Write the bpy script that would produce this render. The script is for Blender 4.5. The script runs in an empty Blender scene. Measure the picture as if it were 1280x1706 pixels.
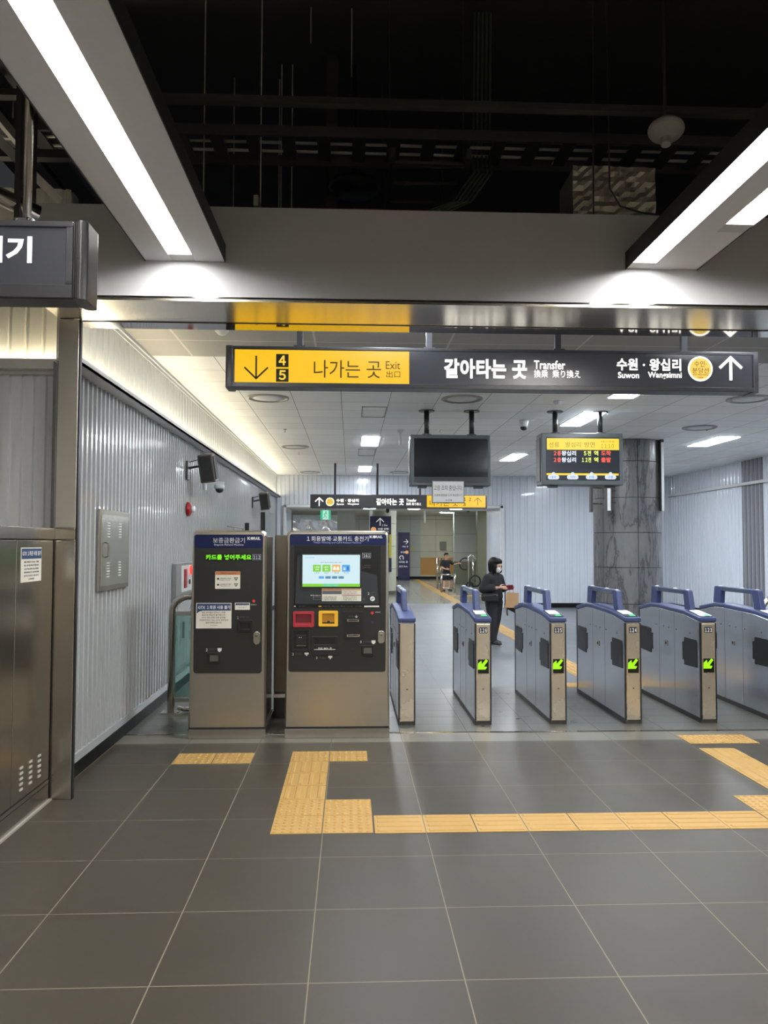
import bpy, bmesh, math, random
from mathutils import Vector, Matrix
random.seed(7)
SC = bpy.context.scene
COL = SC.collection
# ------------------------------------------------------------------ camera, world, exposure
FPX, PITCH, YAW, ROLL, EYE = 1304.8, .0413, .0424, .0024, 1.669
cy_, sy_, cp_, sp_ = math.cos(YAW), math.sin(YAW), math.cos(PITCH), math.sin(PITCH)
FW = Vector((sy_*cp_, cy_*cp_, sp_)); R0 = Vector((cy_, -sy_, 0)); U0 = R0.cross(FW)
c_, s_ = math.cos(ROLL), math.sin(ROLL)
RT = R0*c_ + U0*s_; UP = U0*c_ - R0*s_
cam = bpy.data.cameras.new('camera'); camo = bpy.data.objects.new('camera', cam); COL.objects.link(camo)
camo.matrix_world = Matrix(((RT.x, UP.x, -FW.x, 0), (RT.y, UP.y, -FW.y, 0), (RT.z, UP.z, -FW.z, EYE), (0, 0, 0, 1)))
cam.sensor_fit = 'VERTICAL'; cam.sensor_height = 36; cam.lens = 36*FPX/1706; cam.clip_start = .05; cam.clip_end = 200
SC.camera = camo
W = bpy.data.worlds.new('world'); SC.world = W; W.use_nodes = True
W.node_tree.nodes['Background'].inputs[0].default_value = (.9, .95, 1, 1)
W.node_tree.nodes['Background'].inputs[1].default_value = .03
SC.view_settings.view_transform = 'Standard'; SC.view_settings.look = 'None'
SC.view_settings.exposure = 0.0; SC.view_settings.gamma = 1
STRIP = 44.0; PANEL = 84.0; COVE = 48.0; FILL = 1.0

def P(px, py, ax, v):
    """the point of a real plane (x, y or z = v) that the photograph shows at px, py"""
    d = FW + RT*((px-640)/FPX) + UP*((853-py)/FPX)
    o = Vector((0, 0, EYE)); i = 'xyz'.index(ax)
    return o + d*((v-o[i])/d[i])

# ------------------------------------------------------------------ materials
MATS = {}
def lin(c):
    return tuple(((v/255)/12.92 if v/255 <= .04045 else ((v/255+.055)/1.055)**2.4) for v in c)
def mat(name, col, rough=.5, metal=0, emit=None, es=1, var=.06, scale=14, bump=0, alpha=1, trans=0, spec=.5, aniso=0, stretch=None, coat=0):
    """principled surface with a procedural noise that varies colour and roughness a little; col in sRGB 0-255"""
    if name in MATS: return MATS[name]
    m = bpy.data.materials.new(name); m.use_nodes = True; nt = m.node_tree; N = nt.nodes; L = nt.links
    b = N['Principled BSDF']; c = lin(col)
    b.inputs['Base Color'].default_value = (*c, 1); b.inputs['Roughness'].default_value = rough; b.inputs['Metallic'].default_value = metal
    b.inputs['Specular IOR Level'].default_value = spec
    b.inputs['Alpha'].default_value = alpha; b.inputs['Transmission Weight'].default_value = trans
    b.inputs['Anisotropic'].default_value = aniso; b.inputs['Coat Weight'].default_value = coat
    if emit is not None:
        b.inputs['Emission Color'].default_value = (*lin(emit), 1); b.inputs['Emission Strength'].default_value = es
    if var or bump:
        tc = N.new('ShaderNodeTexCoord'); no = N.new('ShaderNodeTexNoise'); no.inputs['Scale'].default_value = scale; no.inputs['Detail'].default_value = 4
        if stretch:
            mp = N.new('ShaderNodeMapping'); mp.inputs['Scale'].default_value = stretch
            L.new(tc.outputs['Object'], mp.inputs[0]); L.new(mp.outputs[0], no.inputs['Vector'])
        else: L.new(tc.outputs['Object'], no.inputs['Vector'])
        mr = N.new('ShaderNodeMapRange'); mr.inputs['To Min'].default_value = 1-var; mr.inputs['To Max'].default_value = 1+var
        L.new(no.outputs['Fac'], mr.inputs['Value'])
        mx = N.new('ShaderNodeVectorMath'); mx.operation = 'SCALE'; mx.inputs[0].default_value = c
        L.new(mr.outputs[0], mx.inputs['Scale']); L.new(mx.outputs[0], b.inputs['Base Color'])
        mr2 = N.new('ShaderNodeMapRange'); mr2.inputs['To Min'].default_value = max(0, rough-var); mr2.inputs['To Max'].default_value = rough+var
        L.new(no.outputs['Fac'], mr2.inputs['Value']); L.new(mr2.outputs[0], b.inputs['Roughness'])
        if bump:
            bp = N.new('ShaderNodeBump'); bp.inputs['Strength'].default_value = bump; bp.inputs['Distance'].default_value = .01
            L.new(no.outputs['Fac'], bp.inputs['Height']); L.new(bp.outputs[0], b.inputs['Normal'])
    MATS[name] = m; return m

def glow(name, col, es): return mat(name, (20, 20, 20), .5, 0, emit=col, es=es, var=0)

def line_mask(nt, src, axis, pitch, off, w):
    N = nt.nodes; L = nt.links
    sp = N.new('ShaderNodeSeparateXYZ'); L.new(src, sp.inputs[0])
    a = N.new('ShaderNodeMath'); a.operation = 'SUBTRACT'; L.new(sp.outputs[axis], a.inputs[0]); a.inputs[1].default_value = off - w/2
    d = N.new('ShaderNodeMath'); d.operation = 'DIVIDE'; L.new(a.outputs[0], d.inputs[0]); d.inputs[1].default_value = pitch
    f = N.new('ShaderNodeMath'); f.operation = 'FLOORED_MODULO'; L.new(d.outputs[0], f.inputs[0]); f.inputs[1].default_value = 1
    l = N.new('ShaderNodeMath'); l.operation = 'LESS_THAN'; L.new(f.outputs[0], l.inputs[0]); l.inputs[1].default_value = w/pitch
    return l.outputs[0]

def tile_mat(name, col, line, px, ox, py, oy, w, rough=.35, var=.12, spots=0, axes='XY', sc=1.6, metal=0, linerough=.7, spec=.5):
    m = bpy.data.materials.new(name); m.use_nodes = True; nt = m.node_tree; N = nt.nodes; L = nt.links; b = N['Principled BSDF']
    g = N.new('ShaderNodeNewGeometry')
    ma = line_mask(nt, g.outputs['Position'], axes[0], px, ox, w); mb = line_mask(nt, g.outputs['Position'], axes[1], py, oy, w)
    mx = N.new('ShaderNodeMath'); mx.operation = 'MAXIMUM'; L.new(ma, mx.inputs[0]); L.new(mb, mx.inputs[1])
    no = N.new('ShaderNodeTexNoise'); no.inputs['Scale'].default_value = sc; no.inputs['Detail'].default_value = 8; no.inputs['Roughness'].default_value = .65
    L.new(g.outputs['Position'], no.inputs['Vector'])
    cr = N.new('ShaderNodeMapRange'); cr.inputs['From Min'].default_value = .3; cr.inputs['From Max'].default_value = .7
    cr.inputs['To Min'].default_value = 1-var; cr.inputs['To Max'].default_value = 1+var; L.new(no.outputs['Fac'], cr.inputs['Value'])
    # each tile a slightly different tone
    wn = N.new('ShaderNodeTexWhiteNoise'); wn.noise_dimensions = '3D'
    sn = N.new('ShaderNodeVectorMath'); sn.operation = 'SUBTRACT'; L.new(g.outputs['Position'], sn.inputs[0])
    o3 = [0, 0, 0]; p3 = [1e4]*3
    o3['XYZ'.index(axes[0])] = ox; o3['XYZ'.index(axes[1])] = oy; p3['XYZ'.index(axes[0])] = px; p3['XYZ'.index(axes[1])] = py
    sn.inputs[1].default_value = o3
    dv = N.new('ShaderNodeVectorMath'); dv.operation = 'DIVIDE'; L.new(sn.outputs[0], dv.inputs[0]); dv.inputs[1].default_value = p3
    fl = N.new('ShaderNodeVectorMath'); fl.operation = 'FLOOR'; L.new(dv.outputs[0], fl.inputs[0]); L.new(fl.outputs[0], wn.inputs['Vector'])
    tr = N.new('ShaderNodeMapRange'); tr.inputs['To Min'].default_value = .95; tr.inputs['To Max'].default_value = 1.05; L.new(wn.outputs['Value'], tr.inputs['Value'])
    mul = N.new('ShaderNodeMath'); mul.operation = 'MULTIPLY'; L.new(cr.outputs[0], mul.inputs[0]); L.new(tr.outputs[0], mul.inputs[1])
    last = mul.outputs[0]
    if spots:   # worn stains
        n2 = N.new('ShaderNodeTexNoise'); n2.inputs['Scale'].default_value = 1.1; n2.inputs['Detail'].default_value = 5; L.new(g.outputs['Position'], n2.inputs['Vector'])
        r2 = N.new('ShaderNodeMapRange'); r2.inputs['From Min'].default_value = .62; r2.inputs['From Max'].default_value = .72
        r2.inputs['To Min'].default_value = 1; r2.inputs['To Max'].default_value = 1-spots; L.new(n2.outputs['Fac'], r2.inputs['Value'])
        m2 = N.new('ShaderNodeMath'); m2.operation = 'MULTIPLY'; L.new(last, m2.inputs[0]); L.new(r2.outputs[0], m2.inputs[1]); last = m2.outputs[0]
    sv = N.new('ShaderNodeVectorMath'); sv.operation = 'SCALE'; sv.inputs[0].default_value = lin(col); L.new(last, sv.inputs['Scale'])
    mc = N.new('ShaderNodeMix'); mc.data_type = 'RGBA'; L.new(mx.outputs[0], mc.inputs['Factor']); L.new(sv.outputs[0], mc.inputs['A']); mc.inputs['B'].default_value = (*lin(line), 1)
    L.new(mc.outputs['Result'], b.inputs['Base Color'])
    rr = N.new('ShaderNodeMapRange'); rr.inputs['To Min'].default_value = rough; rr.inputs['To Max'].default_value = linerough; L.new(mx.outputs[0], rr.inputs['Value'])
    ra = N.new('ShaderNodeMath'); ra.operation = 'MULTIPLY_ADD'; L.new(no.outputs['Fac'], ra.inputs[0]); ra.inputs[1].default_value = .16; L.new(rr.outputs[0], ra.inputs[2])
    L.new(ra.outputs[0], b.inputs['Roughness'])
    b.inputs['Metallic'].default_value = metal; b.inputs['Specular IOR Level'].default_value = spec
    MATS[name] = m; return m

steel = mat('brushed_steel', (205, 201, 194), .24, 1, var=.05, scale=30, stretch=(1, 1, .15), aniso=.3)
steel_dark = mat('satin_steel', (180, 175, 166), .24, 1, var=.04, scale=8, stretch=(.3, .3, .6))
steel_mir = mat('polished_steel', (190, 187, 182), .07, 1, var=.02, scale=3)
steel_soff = mat('brushed_soffit_steel', (222, 216, 204), .25, 1, var=.008, scale=3)
paint_w = mat('white_enamel', (212, 214, 214), .35, var=.02)
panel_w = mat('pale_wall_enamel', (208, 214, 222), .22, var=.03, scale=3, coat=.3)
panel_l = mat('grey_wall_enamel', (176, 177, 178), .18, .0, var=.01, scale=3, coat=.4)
panel_f = mat('lamplit_front_enamel', (214, 217, 222), .3, var=.02, scale=3)  # lighter copy of the grey enamel; fixture light put into the colour
panel_u = mat('cream_wall_enamel', (238, 236, 228), .35, var=.02)
beam_p = mat('beam_grey_paint', (216, 217, 221), .7, spec=.2, var=.02, scale=3)
fix_p = mat('fixture_grey_paint', (242, 244, 250), .4, var=.02)
dark_side = mat('fixture_unlit_side', (50, 51, 54), .5)  # dark colour stands in for side faces that get no light
black_p = mat('black_ceiling_paint', (66, 66, 68), .8, var=.2, scale=5)
black_m = mat('black_plastic', (26, 27, 29), .4)
charc = mat('charcoal_plastic', (38, 38, 37), .42, spec=.4, var=.04)
sign_k = mat('sign_charcoal', (62, 62, 66), .35, .2)
sign_face = mat('sign_dark_face', (58, 59, 64), .25, 0, emit=(60, 62, 72), es=.25, var=.03)
blue_p = mat('navy_print', (14, 25, 68), .35, spec=.3, var=.04)
blue_g = mat('gate_blue_plastic', (52, 63, 104), .45, var=.04)
gatepan = mat('gate_side_steel', (190, 194, 201), .2, .8, var=.05, scale=2.2)
gatefront = mat('gate_front_steel', (210, 200, 182), .26, .8, var=.06, scale=4)
white_t = mat('white_print', (228, 228, 224), .5, var=.02)
dark_t = mat('dark_print', (46, 46, 50), .6, var=.02)
cream_p = mat('cream_paper', (224, 220, 206), .7, var=.03)
orange_p = mat('orange_print', (200, 120, 66), .6)
red_p = mat('red_plastic', (170, 46, 58), .4)
yel_p = mat('yellow_plastic', (240, 186, 46), .4)
tact = mat('tactile_yellow', (174, 138, 76), .5, spec=.35, var=.1, scale=9)
E_white = glow('lit_white', (255, 253, 246), 1.7)
E_strip = glow('lamp_diffuser', (255, 252, 246), STRIP)
E_panel = glow('lamp_panel', (240, 247, 255), PANEL)
E_cove = glow('cove_strip', (255, 240, 204), COVE)
E_yellow = glow('lit_yellow', (255, 200, 16), .98)
E_green = glow('lit_green', (130, 255, 20), 1.1)
E_red = glow('lit_red', (255, 50, 30), 2.0)
E_pale = glow('lit_screen', (214, 240, 248), .95)
glass = mat('green_glass', (120, 190, 170), .04, 0, trans=.9, alpha=.55, var=0)

# ------------------------------------------------------------------ mesh building
ORG = {}
class MB:
    def __init__(s): s.bm = bmesh.new(); s.mi = 0
    def _f(s, vs):
        try: f = s.bm.faces.new(vs); f.material_index = s.mi; return f
        except ValueError: return None
    def box(s, x0, x1, y0, y1, z0, z1):
        x0, x1 = min(x0, x1), max(x0, x1); y0, y1 = min(y0, y1), max(y0, y1); z0, z1 = min(z0, z1), max(z0, z1)
        v = [s.bm.verts.new(p) for p in ((x0,y0,z0),(x1,y0,z0),(x1,y1,z0),(x0,y1,z0),(x0,y0,z1),(x1,y0,z1),(x1,y1,z1),(x0,y1,z1))]
        for q in ((0,3,2,1),(4,5,6,7),(0,1,5,4),(1,2,6,5),(2,3,7,6),(3,0,4,7)): s._f([v[i] for i in q])
        return s
    def prism(s, prof, ax, a, b):
        """closed outline (2D list) extruded along axis ax from a to b; outline coords are the other two axes in order"""
        def pt(u, w, t): return {'x': (t, u, w), 'y': (u, t, w), 'z': (u, w, t)}[ax]
        A = [s.bm.verts.new(pt(u, w, a)) for u, w in prof]; B = [s.bm.verts.new(pt(u, w, b)) for u, w in prof]
        n = len(prof); s._f(A); s._f(B[::-1])
        for i in range(n): s._f([A[i], B[i], B[(i+1) % n], A[(i+1) % n]])
        return s
    def strip(s, line, ax, a, b):
        """open polyline swept along ax"""
        def pt(u, w, t): return {'x': (t, u, w), 'y': (u, t, w), 'z': (u, w, t)}[ax]
        A = [s.bm.verts.new(pt(u, w, a)) for u, w in line]; B = [s.bm.verts.new(pt(u, w, b)) for u, w in line]
        for i in range(len(line)-1): s._f([A[i], A[i+1], B[i+1], B[i]])
        return s
    def tube(s, pts, r, n=10, cap=True):
        pts = [Vector(p) for p in pts]; rings = []
        rr = r if isinstance(r, (list, tuple)) else [r]*len(pts)
        prev = None
        for i, p in enumerate(pts):
            d = (pts[min(i+1, len(pts)-1)] - pts[max(i-1, 0)]).normalized()
            if prev is None:
                a = Vector((0, 0, 1)) if abs(d.z) < .9 else Vector((1, 0, 0)); u = d.cross(a).normalized()
            else: u = (prev - d*prev.dot(d)).normalized()
            prev = u; w = d.cross(u)
            rings.append([s.bm.verts.new(p + (u*math.cos(t)+w*math.sin(t))*rr[i]) for t in [2*math.pi*k/n for k in range(n)]])
        for a, b in zip(rings, rings[1:]):
            for k in range(n): s._f([a[k], a[(k+1) % n], b[(k+1) % n], b[k]])
        if cap: s._f(rings[0][::-1]); s._f(rings[-1])
        return s
    def lathe(s, prof, c, n=24, axis='z'):
        """prof = [(radius, height)] around axis through c"""
        c = Vector(c); rings = []
        for r, h in prof:
            ring = []
            for k in range(n):
                t = 2*math.pi*k/n; a, b = math.cos(t)*r, math.sin(t)*r
                ring.append(s.bm.verts.new(c + Vector({'z': (a, b, h), 'y': (a, h, b), 'x': (h, a, b)}[axis])))
            rings.append(ring)
        for a, b in zip(rings, rings[1:]):
            for k in range(n): s._f([a[k], a[(k+1) % n], b[(k+1) % n], b[k]])
        s._f(rings[0][::-1]); s._f(rings[-1]); return s
    def quad(s, *p): s._f([s.bm.verts.new(q) for q in p]); return s
    def rot(s, M):
        bmesh.ops.transform(s.bm, matrix=M, verts=s.bm.verts); return s
    def build(s, name, mats, parent=None, bevel=0, smooth=False, tag=None, seg=2, recalc=True):
        bm = s.bm
        if recalc: bmesh.ops.recalc_face_normals(bm, faces=bm.faces)
        if parent is not None: o0 = ORG[parent.name]
        else:
            xs = [v.co.x for v in bm.verts]; ys = [v.co.y for v in bm.verts]; zs = [v.co.z for v in bm.verts]
            o0 = Vector(((min(xs)+max(xs))/2, (min(ys)+max(ys))/2, min(zs)))
        bmesh.ops.translate(bm, verts=bm.verts, vec=-o0)
        me = bpy.data.meshes.new(name); bm.to_mesh(me); bm.free()
        for m in (mats if isinstance(mats, (list, tuple)) else [mats]): me.materials.append(m)
        o = bpy.data.objects.new(name, me); COL.objects.link(o)
        if parent is not None: o.parent = parent
        else: o.location = o0
        ORG[o.name] = o0
        if smooth:
            for p in me.polygons: p.use_smooth = True
        if bevel:
            b = o.modifiers.new('bevel', 'BEVEL'); b.width = bevel; b.segments = seg; b.limit_method = 'ANGLE'; b.angle_limit = .6
        if tag: settag(o, *tag)
        return o
def settag(o, label, cat, group=None, kind=None):
    o['label'] = label; o['category'] = cat
    if group: o['group'] = group
    if kind: o['kind'] = kind
    return o
def thing(name, loc, label, cat, group=None):
    o = bpy.data.objects.new(name, None); COL.objects.link(o); o.location = loc; o.empty_display_size = .1
    ORG[o.name] = Vector(loc); settag(o, label, cat, group); return o
def struct(name, mb, m, **k):
    o = mb.build(name, m, **k); o['kind'] = 'structure'; return o
def rrect(x0, x1, z0, z1, r, n=5):
    x0, x1 = min(x0, x1), max(x0, x1); z0, z1 = min(z0, z1), max(z0, z1); r = min(r, (x1-x0)/2.01, (z1-z0)/2.01)
    out = []
    for cx, cz, a in ((x1-r, z1-r, 0), (x0+r, z1-r, 90), (x0+r, z0+r, 180), (x1-r, z0+r, 270)):
        for k in range(n+1):
            t = math.radians(a + 90*k/n); out.append((cx+r*math.cos(t), cz+r*math.sin(t)))
    return out
def text(name, s, box, y, m, parent, bold=0, face='-y', thick=.0015, label=None, fit=True, align='CENTER'):
    """lettering as a mesh filling box (x0, z0, x1, z1) on the plane y; face +x puts it on the plane x = y, box in y, z"""
    fw = str.maketrans('0123456789', '０１２３４５６７８９')
    digits = s.replace(':', '').isdigit()
    s = s.translate(fw)
    cu = bpy.data.curves.new('t', 'FONT'); cu.body = s; cu.size = 1; cu.extrude = .01; cu.offset = bold; cu.align_x = align; cu.resolution_u = 3; cu.space_character = (.66 if digits else 1) + bold*1.6
    to = bpy.data.objects.new('t', cu); COL.objects.link(to)
    dg = bpy.context.evaluated_depsgraph_get(); me = bpy.data.meshes.new_from_object(to.evaluated_get(dg))
    bpy.data.objects.remove(to); bpy.data.curves.remove(cu)
    vs = me.vertices
    if not len(vs): print('EMPTY TEXT', s); return None
    mnx, mxx = min(v.co.x for v in vs), max(v.co.x for v in vs); mny, mxy = min(v.co.y for v in vs), max(v.co.y for v in vs)
    x0, z0, x1, z1 = box; x0, x1 = (x0, x1) if face != '+x' else (x0, x1)
    sx = (x1-x0)/(mxx-mnx); sz = (z1-z0)/(mxy-mny)
    o0 = ORG[parent.name]
    for v in vs:
        a = x0 + (v.co.x-mnx)*sx; c = z0 + (v.co.y-mny)*sz; d = (v.co.z+.01)/.02*thick
        if face == '-y': v.co = Vector((a, y-d, c)) - o0
        elif face == '+x': v.co = Vector((y+d, a, c)) - o0
        elif face == '+y': v.co = Vector((a, y+d, c)) - o0
    me.materials.clear(); me.materials.append(m); me.name = name
    o = bpy.data.objects.new(name, me); COL.objects.link(o); o.parent = parent; ORG[o.name] = o0
    if label: o['label'] = label
    return o
def pbox(x0, y0, x1, y1, yp):
    """picture bounds to x0, z0, x1, z1 on the plane y = yp"""
    a = P(x0, y1, 'y', yp); b = P(x1, y0, 'y', yp); return a.x, a.z, b.x, b.z
def plate(name, b, y, t, m, parent, r=.002, bevel=0):
    return MB().prism(rrect(b[0], b[2], b[1], b[3], r), 'y', y-t, y).build(name, m, parent, bevel=bevel)
def ptext(name, s, px, yp, m, parent, bold=0, **k):
    return text(name, s, pbox(*px, yp), yp, m, parent, bold, **k)
def arrow(mb, cx, cz, size, direction, y, w=.14, t=.002, head=.5):
    """arrow with a shaft and a two-stroke head in an XZ plane"""
    def seg(a, b, ww):
        a, b = Vector(a), Vector(b); d = (b-a).normalized(); n = Vector((-d.y, d.x))*ww/2; e = d*0
        mb.prism([tuple(a-n-e), tuple(b-n+e), tuple(b+n+e), tuple(a+n-e)], 'y', y-t, y)
    dirs = {'up': (0, 1), 'down': (0, -1), 'right': (1, 0), 'dl': (-.707, -.707)}[direction]
    D = Vector(dirs); N_ = Vector((-D.y, D.x)); C = Vector((cx, cz)); tip = C + D*size/2; ww = w*size
    seg(C - D*size/2, tip - D*ww*.5, ww)
    for s in (1, -1): seg(tip + D*0 - N_*s*ww*.3, tip - D*size*head + N_*s*size*head, ww)

# ------------------------------------------------------------------ floor
GX, GY = -.155, 3.06
f_dark = tile_mat('dark_floor_tile', (57, 52, 43), (126, 119, 102), .6, GX, .6, GY, .005, spec=.38, rough=.36, var=.13, spots=.22, sc=2.2)
f_stone = tile_mat('grey_stone_floor', (84, 84, 77), (62, 62, 58), .6, GX, .3, 7.03, .004, rough=.22, var=.28, sc=3.5)
f_stone2 = tile_mat('grey_stone_border', (101, 98, 88), (80, 78, 70), .6, GX, 3, 6.0, .004, rough=.3, var=.14, sc=4)
f_blue = tile_mat('blue_grey_floor_tile', (98, 101, 104), (126, 128, 130), .6, GX, .6, 9.13, .005, rough=.32, var=.07, sc=2)
f_shiny = tile_mat('polished_beige_floor', (150, 148, 136), (110, 108, 98), .6, GX, .6, 22.1, .01, rough=.08, var=.12, sc=2)
def slab(name, x0, x1, y0, y1, m): return struct(name, MB().box(x0, x1, y0, y1, -.12, 0), m)
slab('floor', -3.6, 9, -7, 6.688, f_dark)
slab('floor', -3.6, 9, 6.688, 6.985, f_stone2)
slab('floor', -3.6, 9, 7.02, 9.13, f_stone)
slab('floor', -3.6, 9.5, 9.13, 22.1, f_blue)
slab('floor', -4, 12, 22.1, 38.4, f_shiny)
struct('trim_1', MB().box(-1.97, 9, 6.985, 7.02, -.1, .004).box(-1.97, 9, 6.975, 6.985, -.1, .005).box(-1.97, 9, 6.998, 7.006, .004, .007), steel_mir)

# ------------------------------------------------------------------ ceilings
CZ = 3.5
c_tile = tile_mat('white_ceiling_panel', (238, 238, 236), (118, 116, 110), .61, -.125, .6, 7.65, .007, rough=.42, var=.03, sc=2)
c_mesh = tile_mat('perforated_ceiling_panel', (150, 148, 144), (196, 194, 186), 1.22, -1.55, .6, 5.85, .02, rough=.5, var=.08, sc=40)
struct('ceiling', MB().box(-1.99, 9.5, 7.65, 20.9, CZ, CZ+.05), c_tile)
struct('ceiling', MB().box(-1.99, 9.5, 5.47, 7.65, CZ, CZ+.05), c_mesh)
struct('ceiling', MB().box(-3.6, 9, -7, 13, 5.6, 5.7), black_p)     # the bare slab over the dark void
struct('ceiling', MB().box(-4, 12, 22.6, 38.4, 3.05, 3.1), mat('far_ceiling_white', (196, 196, 186), .5))
struct('ceiling', MB().box(-1.75, 4.05, 20.7, 23.2, 2.67, 2.72), mat('portal_soffit_grey', (190, 190, 188), .5))

# ------------------------------------------------------------------ walls
def corrugated(mb, u0, u1, z0, z1, depth, pitch, face, rib=.62):
    """ribbed sheet: u runs along the wall; face(u, d) -> (x, y)"""
    pts = []; u = u0
    while u < u1 - 1e-6:
        g = pitch*(1-rib); sl = pitch*.07
        for du, d in ((0, 0), (g-sl, 0), (g, depth), (pitch-sl, depth)):
            if u+du <= u1: pts.append(face(u+du, d))
        u += pitch
    pts.append(face(u1, 0))
    mb.strip(pts, 'z', z0, z1); return mb
LX = -1.97
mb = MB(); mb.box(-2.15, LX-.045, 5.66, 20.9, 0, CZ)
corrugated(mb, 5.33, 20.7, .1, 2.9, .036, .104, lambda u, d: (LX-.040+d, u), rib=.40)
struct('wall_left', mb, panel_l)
mb = MB(); corrugated(mb, 5.33, 20.7, 2.9, CZ-.02, .024, .15, lambda u, d: (LX-.022+d, u), rib=.86)
struct('wall_left_upper', mb, panel_u)
struct('trim_2', MB().box(LX-.02, LX+.115, 5.32, 20.7, 2.9, 2.92).box(LX+.107, LX+.115, 5.32, 20.7, 2.9, 2.95), mat('ledge_white', (206, 206, 204), .35))
struct('trim_3', MB().box(LX+.012, LX+.034, 5.36, 20.6, 2.926, 2.932), E_cove)
struct('trim_4', MB().box(LX-.02, LX+.03, 5.47, 20.7, CZ-.03, CZ).box(LX-.02, LX+.012, 5.47, 20.7, CZ-.06, CZ-.03), paint_w)
struct('baseboard_left', MB().box(LX-.02, LX+.008, 5.32, 20.7, 0, .1), mat('black_skirting', (12, 12, 13), .45, spec=.25))
struct('trim_5', MB().box(LX-.02, LX+.006, 5.32, 20.7, .1, .16), panel_l)
# wall facing us left of the portal column
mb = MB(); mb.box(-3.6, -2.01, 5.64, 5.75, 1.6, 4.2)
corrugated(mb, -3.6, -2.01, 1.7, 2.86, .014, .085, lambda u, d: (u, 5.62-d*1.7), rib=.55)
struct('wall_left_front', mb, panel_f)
mb = MB(); corrugated(mb, -3.6, -2.01, 2.96, 4.2, .014, .118, lambda u, d: (u, 5.60-d), rib=.8)
struct('wall_left_front_upper', mb, panel_u)
struct('trim_6', MB().box(-3.6, -1.985, 5.5, 5.62, 2.885, 2.9).box(-3.6, -1.985, 5.5, 5.51, 2.9, 2.955).box(-3.6, -1.985, 5.57, 5.62, 2.86, 2.885), MATS['ledge_white'])
struct('trim_7', MB().box(-3.6, -2.0, 5.54, 5.565, 2.902, 2.908), E_cove)
# far wall with the wide opening
mb = MB(); 
mb.box(-2.2, -1.75, 20.75, 23.2, 0, CZ); mb.box(4.05, 9.6, 20.75, 23.2, 0, CZ); mb.box(-1.75, 4.05, 20.75, 23.2, 2.72, CZ)
corrugated(mb, -1.97, -1.75, 0, CZ, .02, .12, lambda u, d: (u, 20.74-d), rib=.8)
corrugated(mb, 4.05, 8.9, .12, CZ, .025, .2, lambda u, d: (u, 20.74-d), rib=.62)
corrugated(mb, -1.75, 4.05, 2.67, CZ, .02, .12, lambda u, d: (u, 20.74-d), rib=.8)
struct('wall_far', mb, panel_w)
struct('trim_8', MB().box(3.98, 4.07, 20.66, 20.76, 0, 2.7).box(-1.77, -1.70, 20.66, 20.76, 0, 2.7).box(-1.75, 4.05, 20.66, 20.76, 2.64, 2.70), paint_w)
struct('baseboard_far', MB().box(4.07, 8.9, 20.66, 20.73, 0, .12), MATS['black_skirting'])
# right wall, far side of the concourse
RX0, RX1 = 8.62, 8.42   # at y 20.7 and y 8
def rwx(y): return RX0 + (RX1-RX0)*(20.7-y)/12.7
mb = MB(); corrugated(mb, 8.0, 20.7, .12, CZ, .022, .17, lambda u, d: (rwx(u)-d, u), rib=.6)
mb.prism([(rwx(5.5)+.03, 5.5), (rwx(20.7)+.03, 20.7), (9.6, 20.7), (9.6, 5.5)], 'z', 0, CZ)
struct('wall_right', mb, panel_w)
mb = MB(); mb.prism([(rwx(5.5)-.1, 5.5), (rwx(20.7)-.1, 20.7), (rwx(20.7)+.02, 20.7), (rwx(5.5)+.02, 5.5)], 'z', 2.96, 3.02)
struct('trim_9', mb, MATS['ledge_white'])
mb = MB(); mb.prism([(rwx(5.5)-.04, 5.5), (rwx(20.7)-.04, 20.7), (rwx(20.7)+.02, 20.7), (rwx(5.5)+.02, 5.5)], 'z', 0, .12)
struct('baseboard_right', mb, MATS['black_skirting'])
mb = MB(); corrugated(mb, 15.8, 16.75, .12, 2.96, .022, .17, lambda u, d: (rwx(u)-d-.004, u), rib=.6)
corrugated(mb, 15.8, 16.75, 3.02, CZ, .022, .17, lambda u, d: (rwx(u)-d-.004, u), rib=.6)
struct('wall_right_dark_panel', mb, mat('dark_grey_wall_enamel', (112, 112, 118), .3))
# room behind the photographer, closing the hall
struct('wall_back', MB().box(-3.6, 9, -7.1, -7, 0, 5.6), mat('back_wall_grey', (196, 188, 172), .6))
struct('wall_front_left', MB().box(-3.7, -3.6, -7, 5.64, 0, 5.6), mat('side_wall_grey', (186, 180, 168), .5))
struct('wall_front_right', MB().box(9, 9.1, -7, 5.4, 0, 5.6), MATS['side_wall_grey'])

# ------------------------------------------------------------------ portal beam and column
BY, SZ = 4.85, 3.19
struct('beam', MB().box(-1.95, 9, BY, 5.47, SZ, 3.775), beam_p)
mb = MB(); mb.box(-1.955, 9, BY-.004, 5.31, SZ-.016, SZ-.001)
struct('beam_soffit', mb, steel_soff)
struct('trim_10', MB().box(-1.955, 9, BY-.006, BY+.0, SZ+.004, SZ+.012).box(-1.955, 9, 5.32, 5.475, SZ-.022, SZ-.001), steel_mir)
struct('trim_11', MB().box(-1.955, 9, BY-.005, BY-.001, SZ-.001, SZ+.004), black_m)
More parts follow.
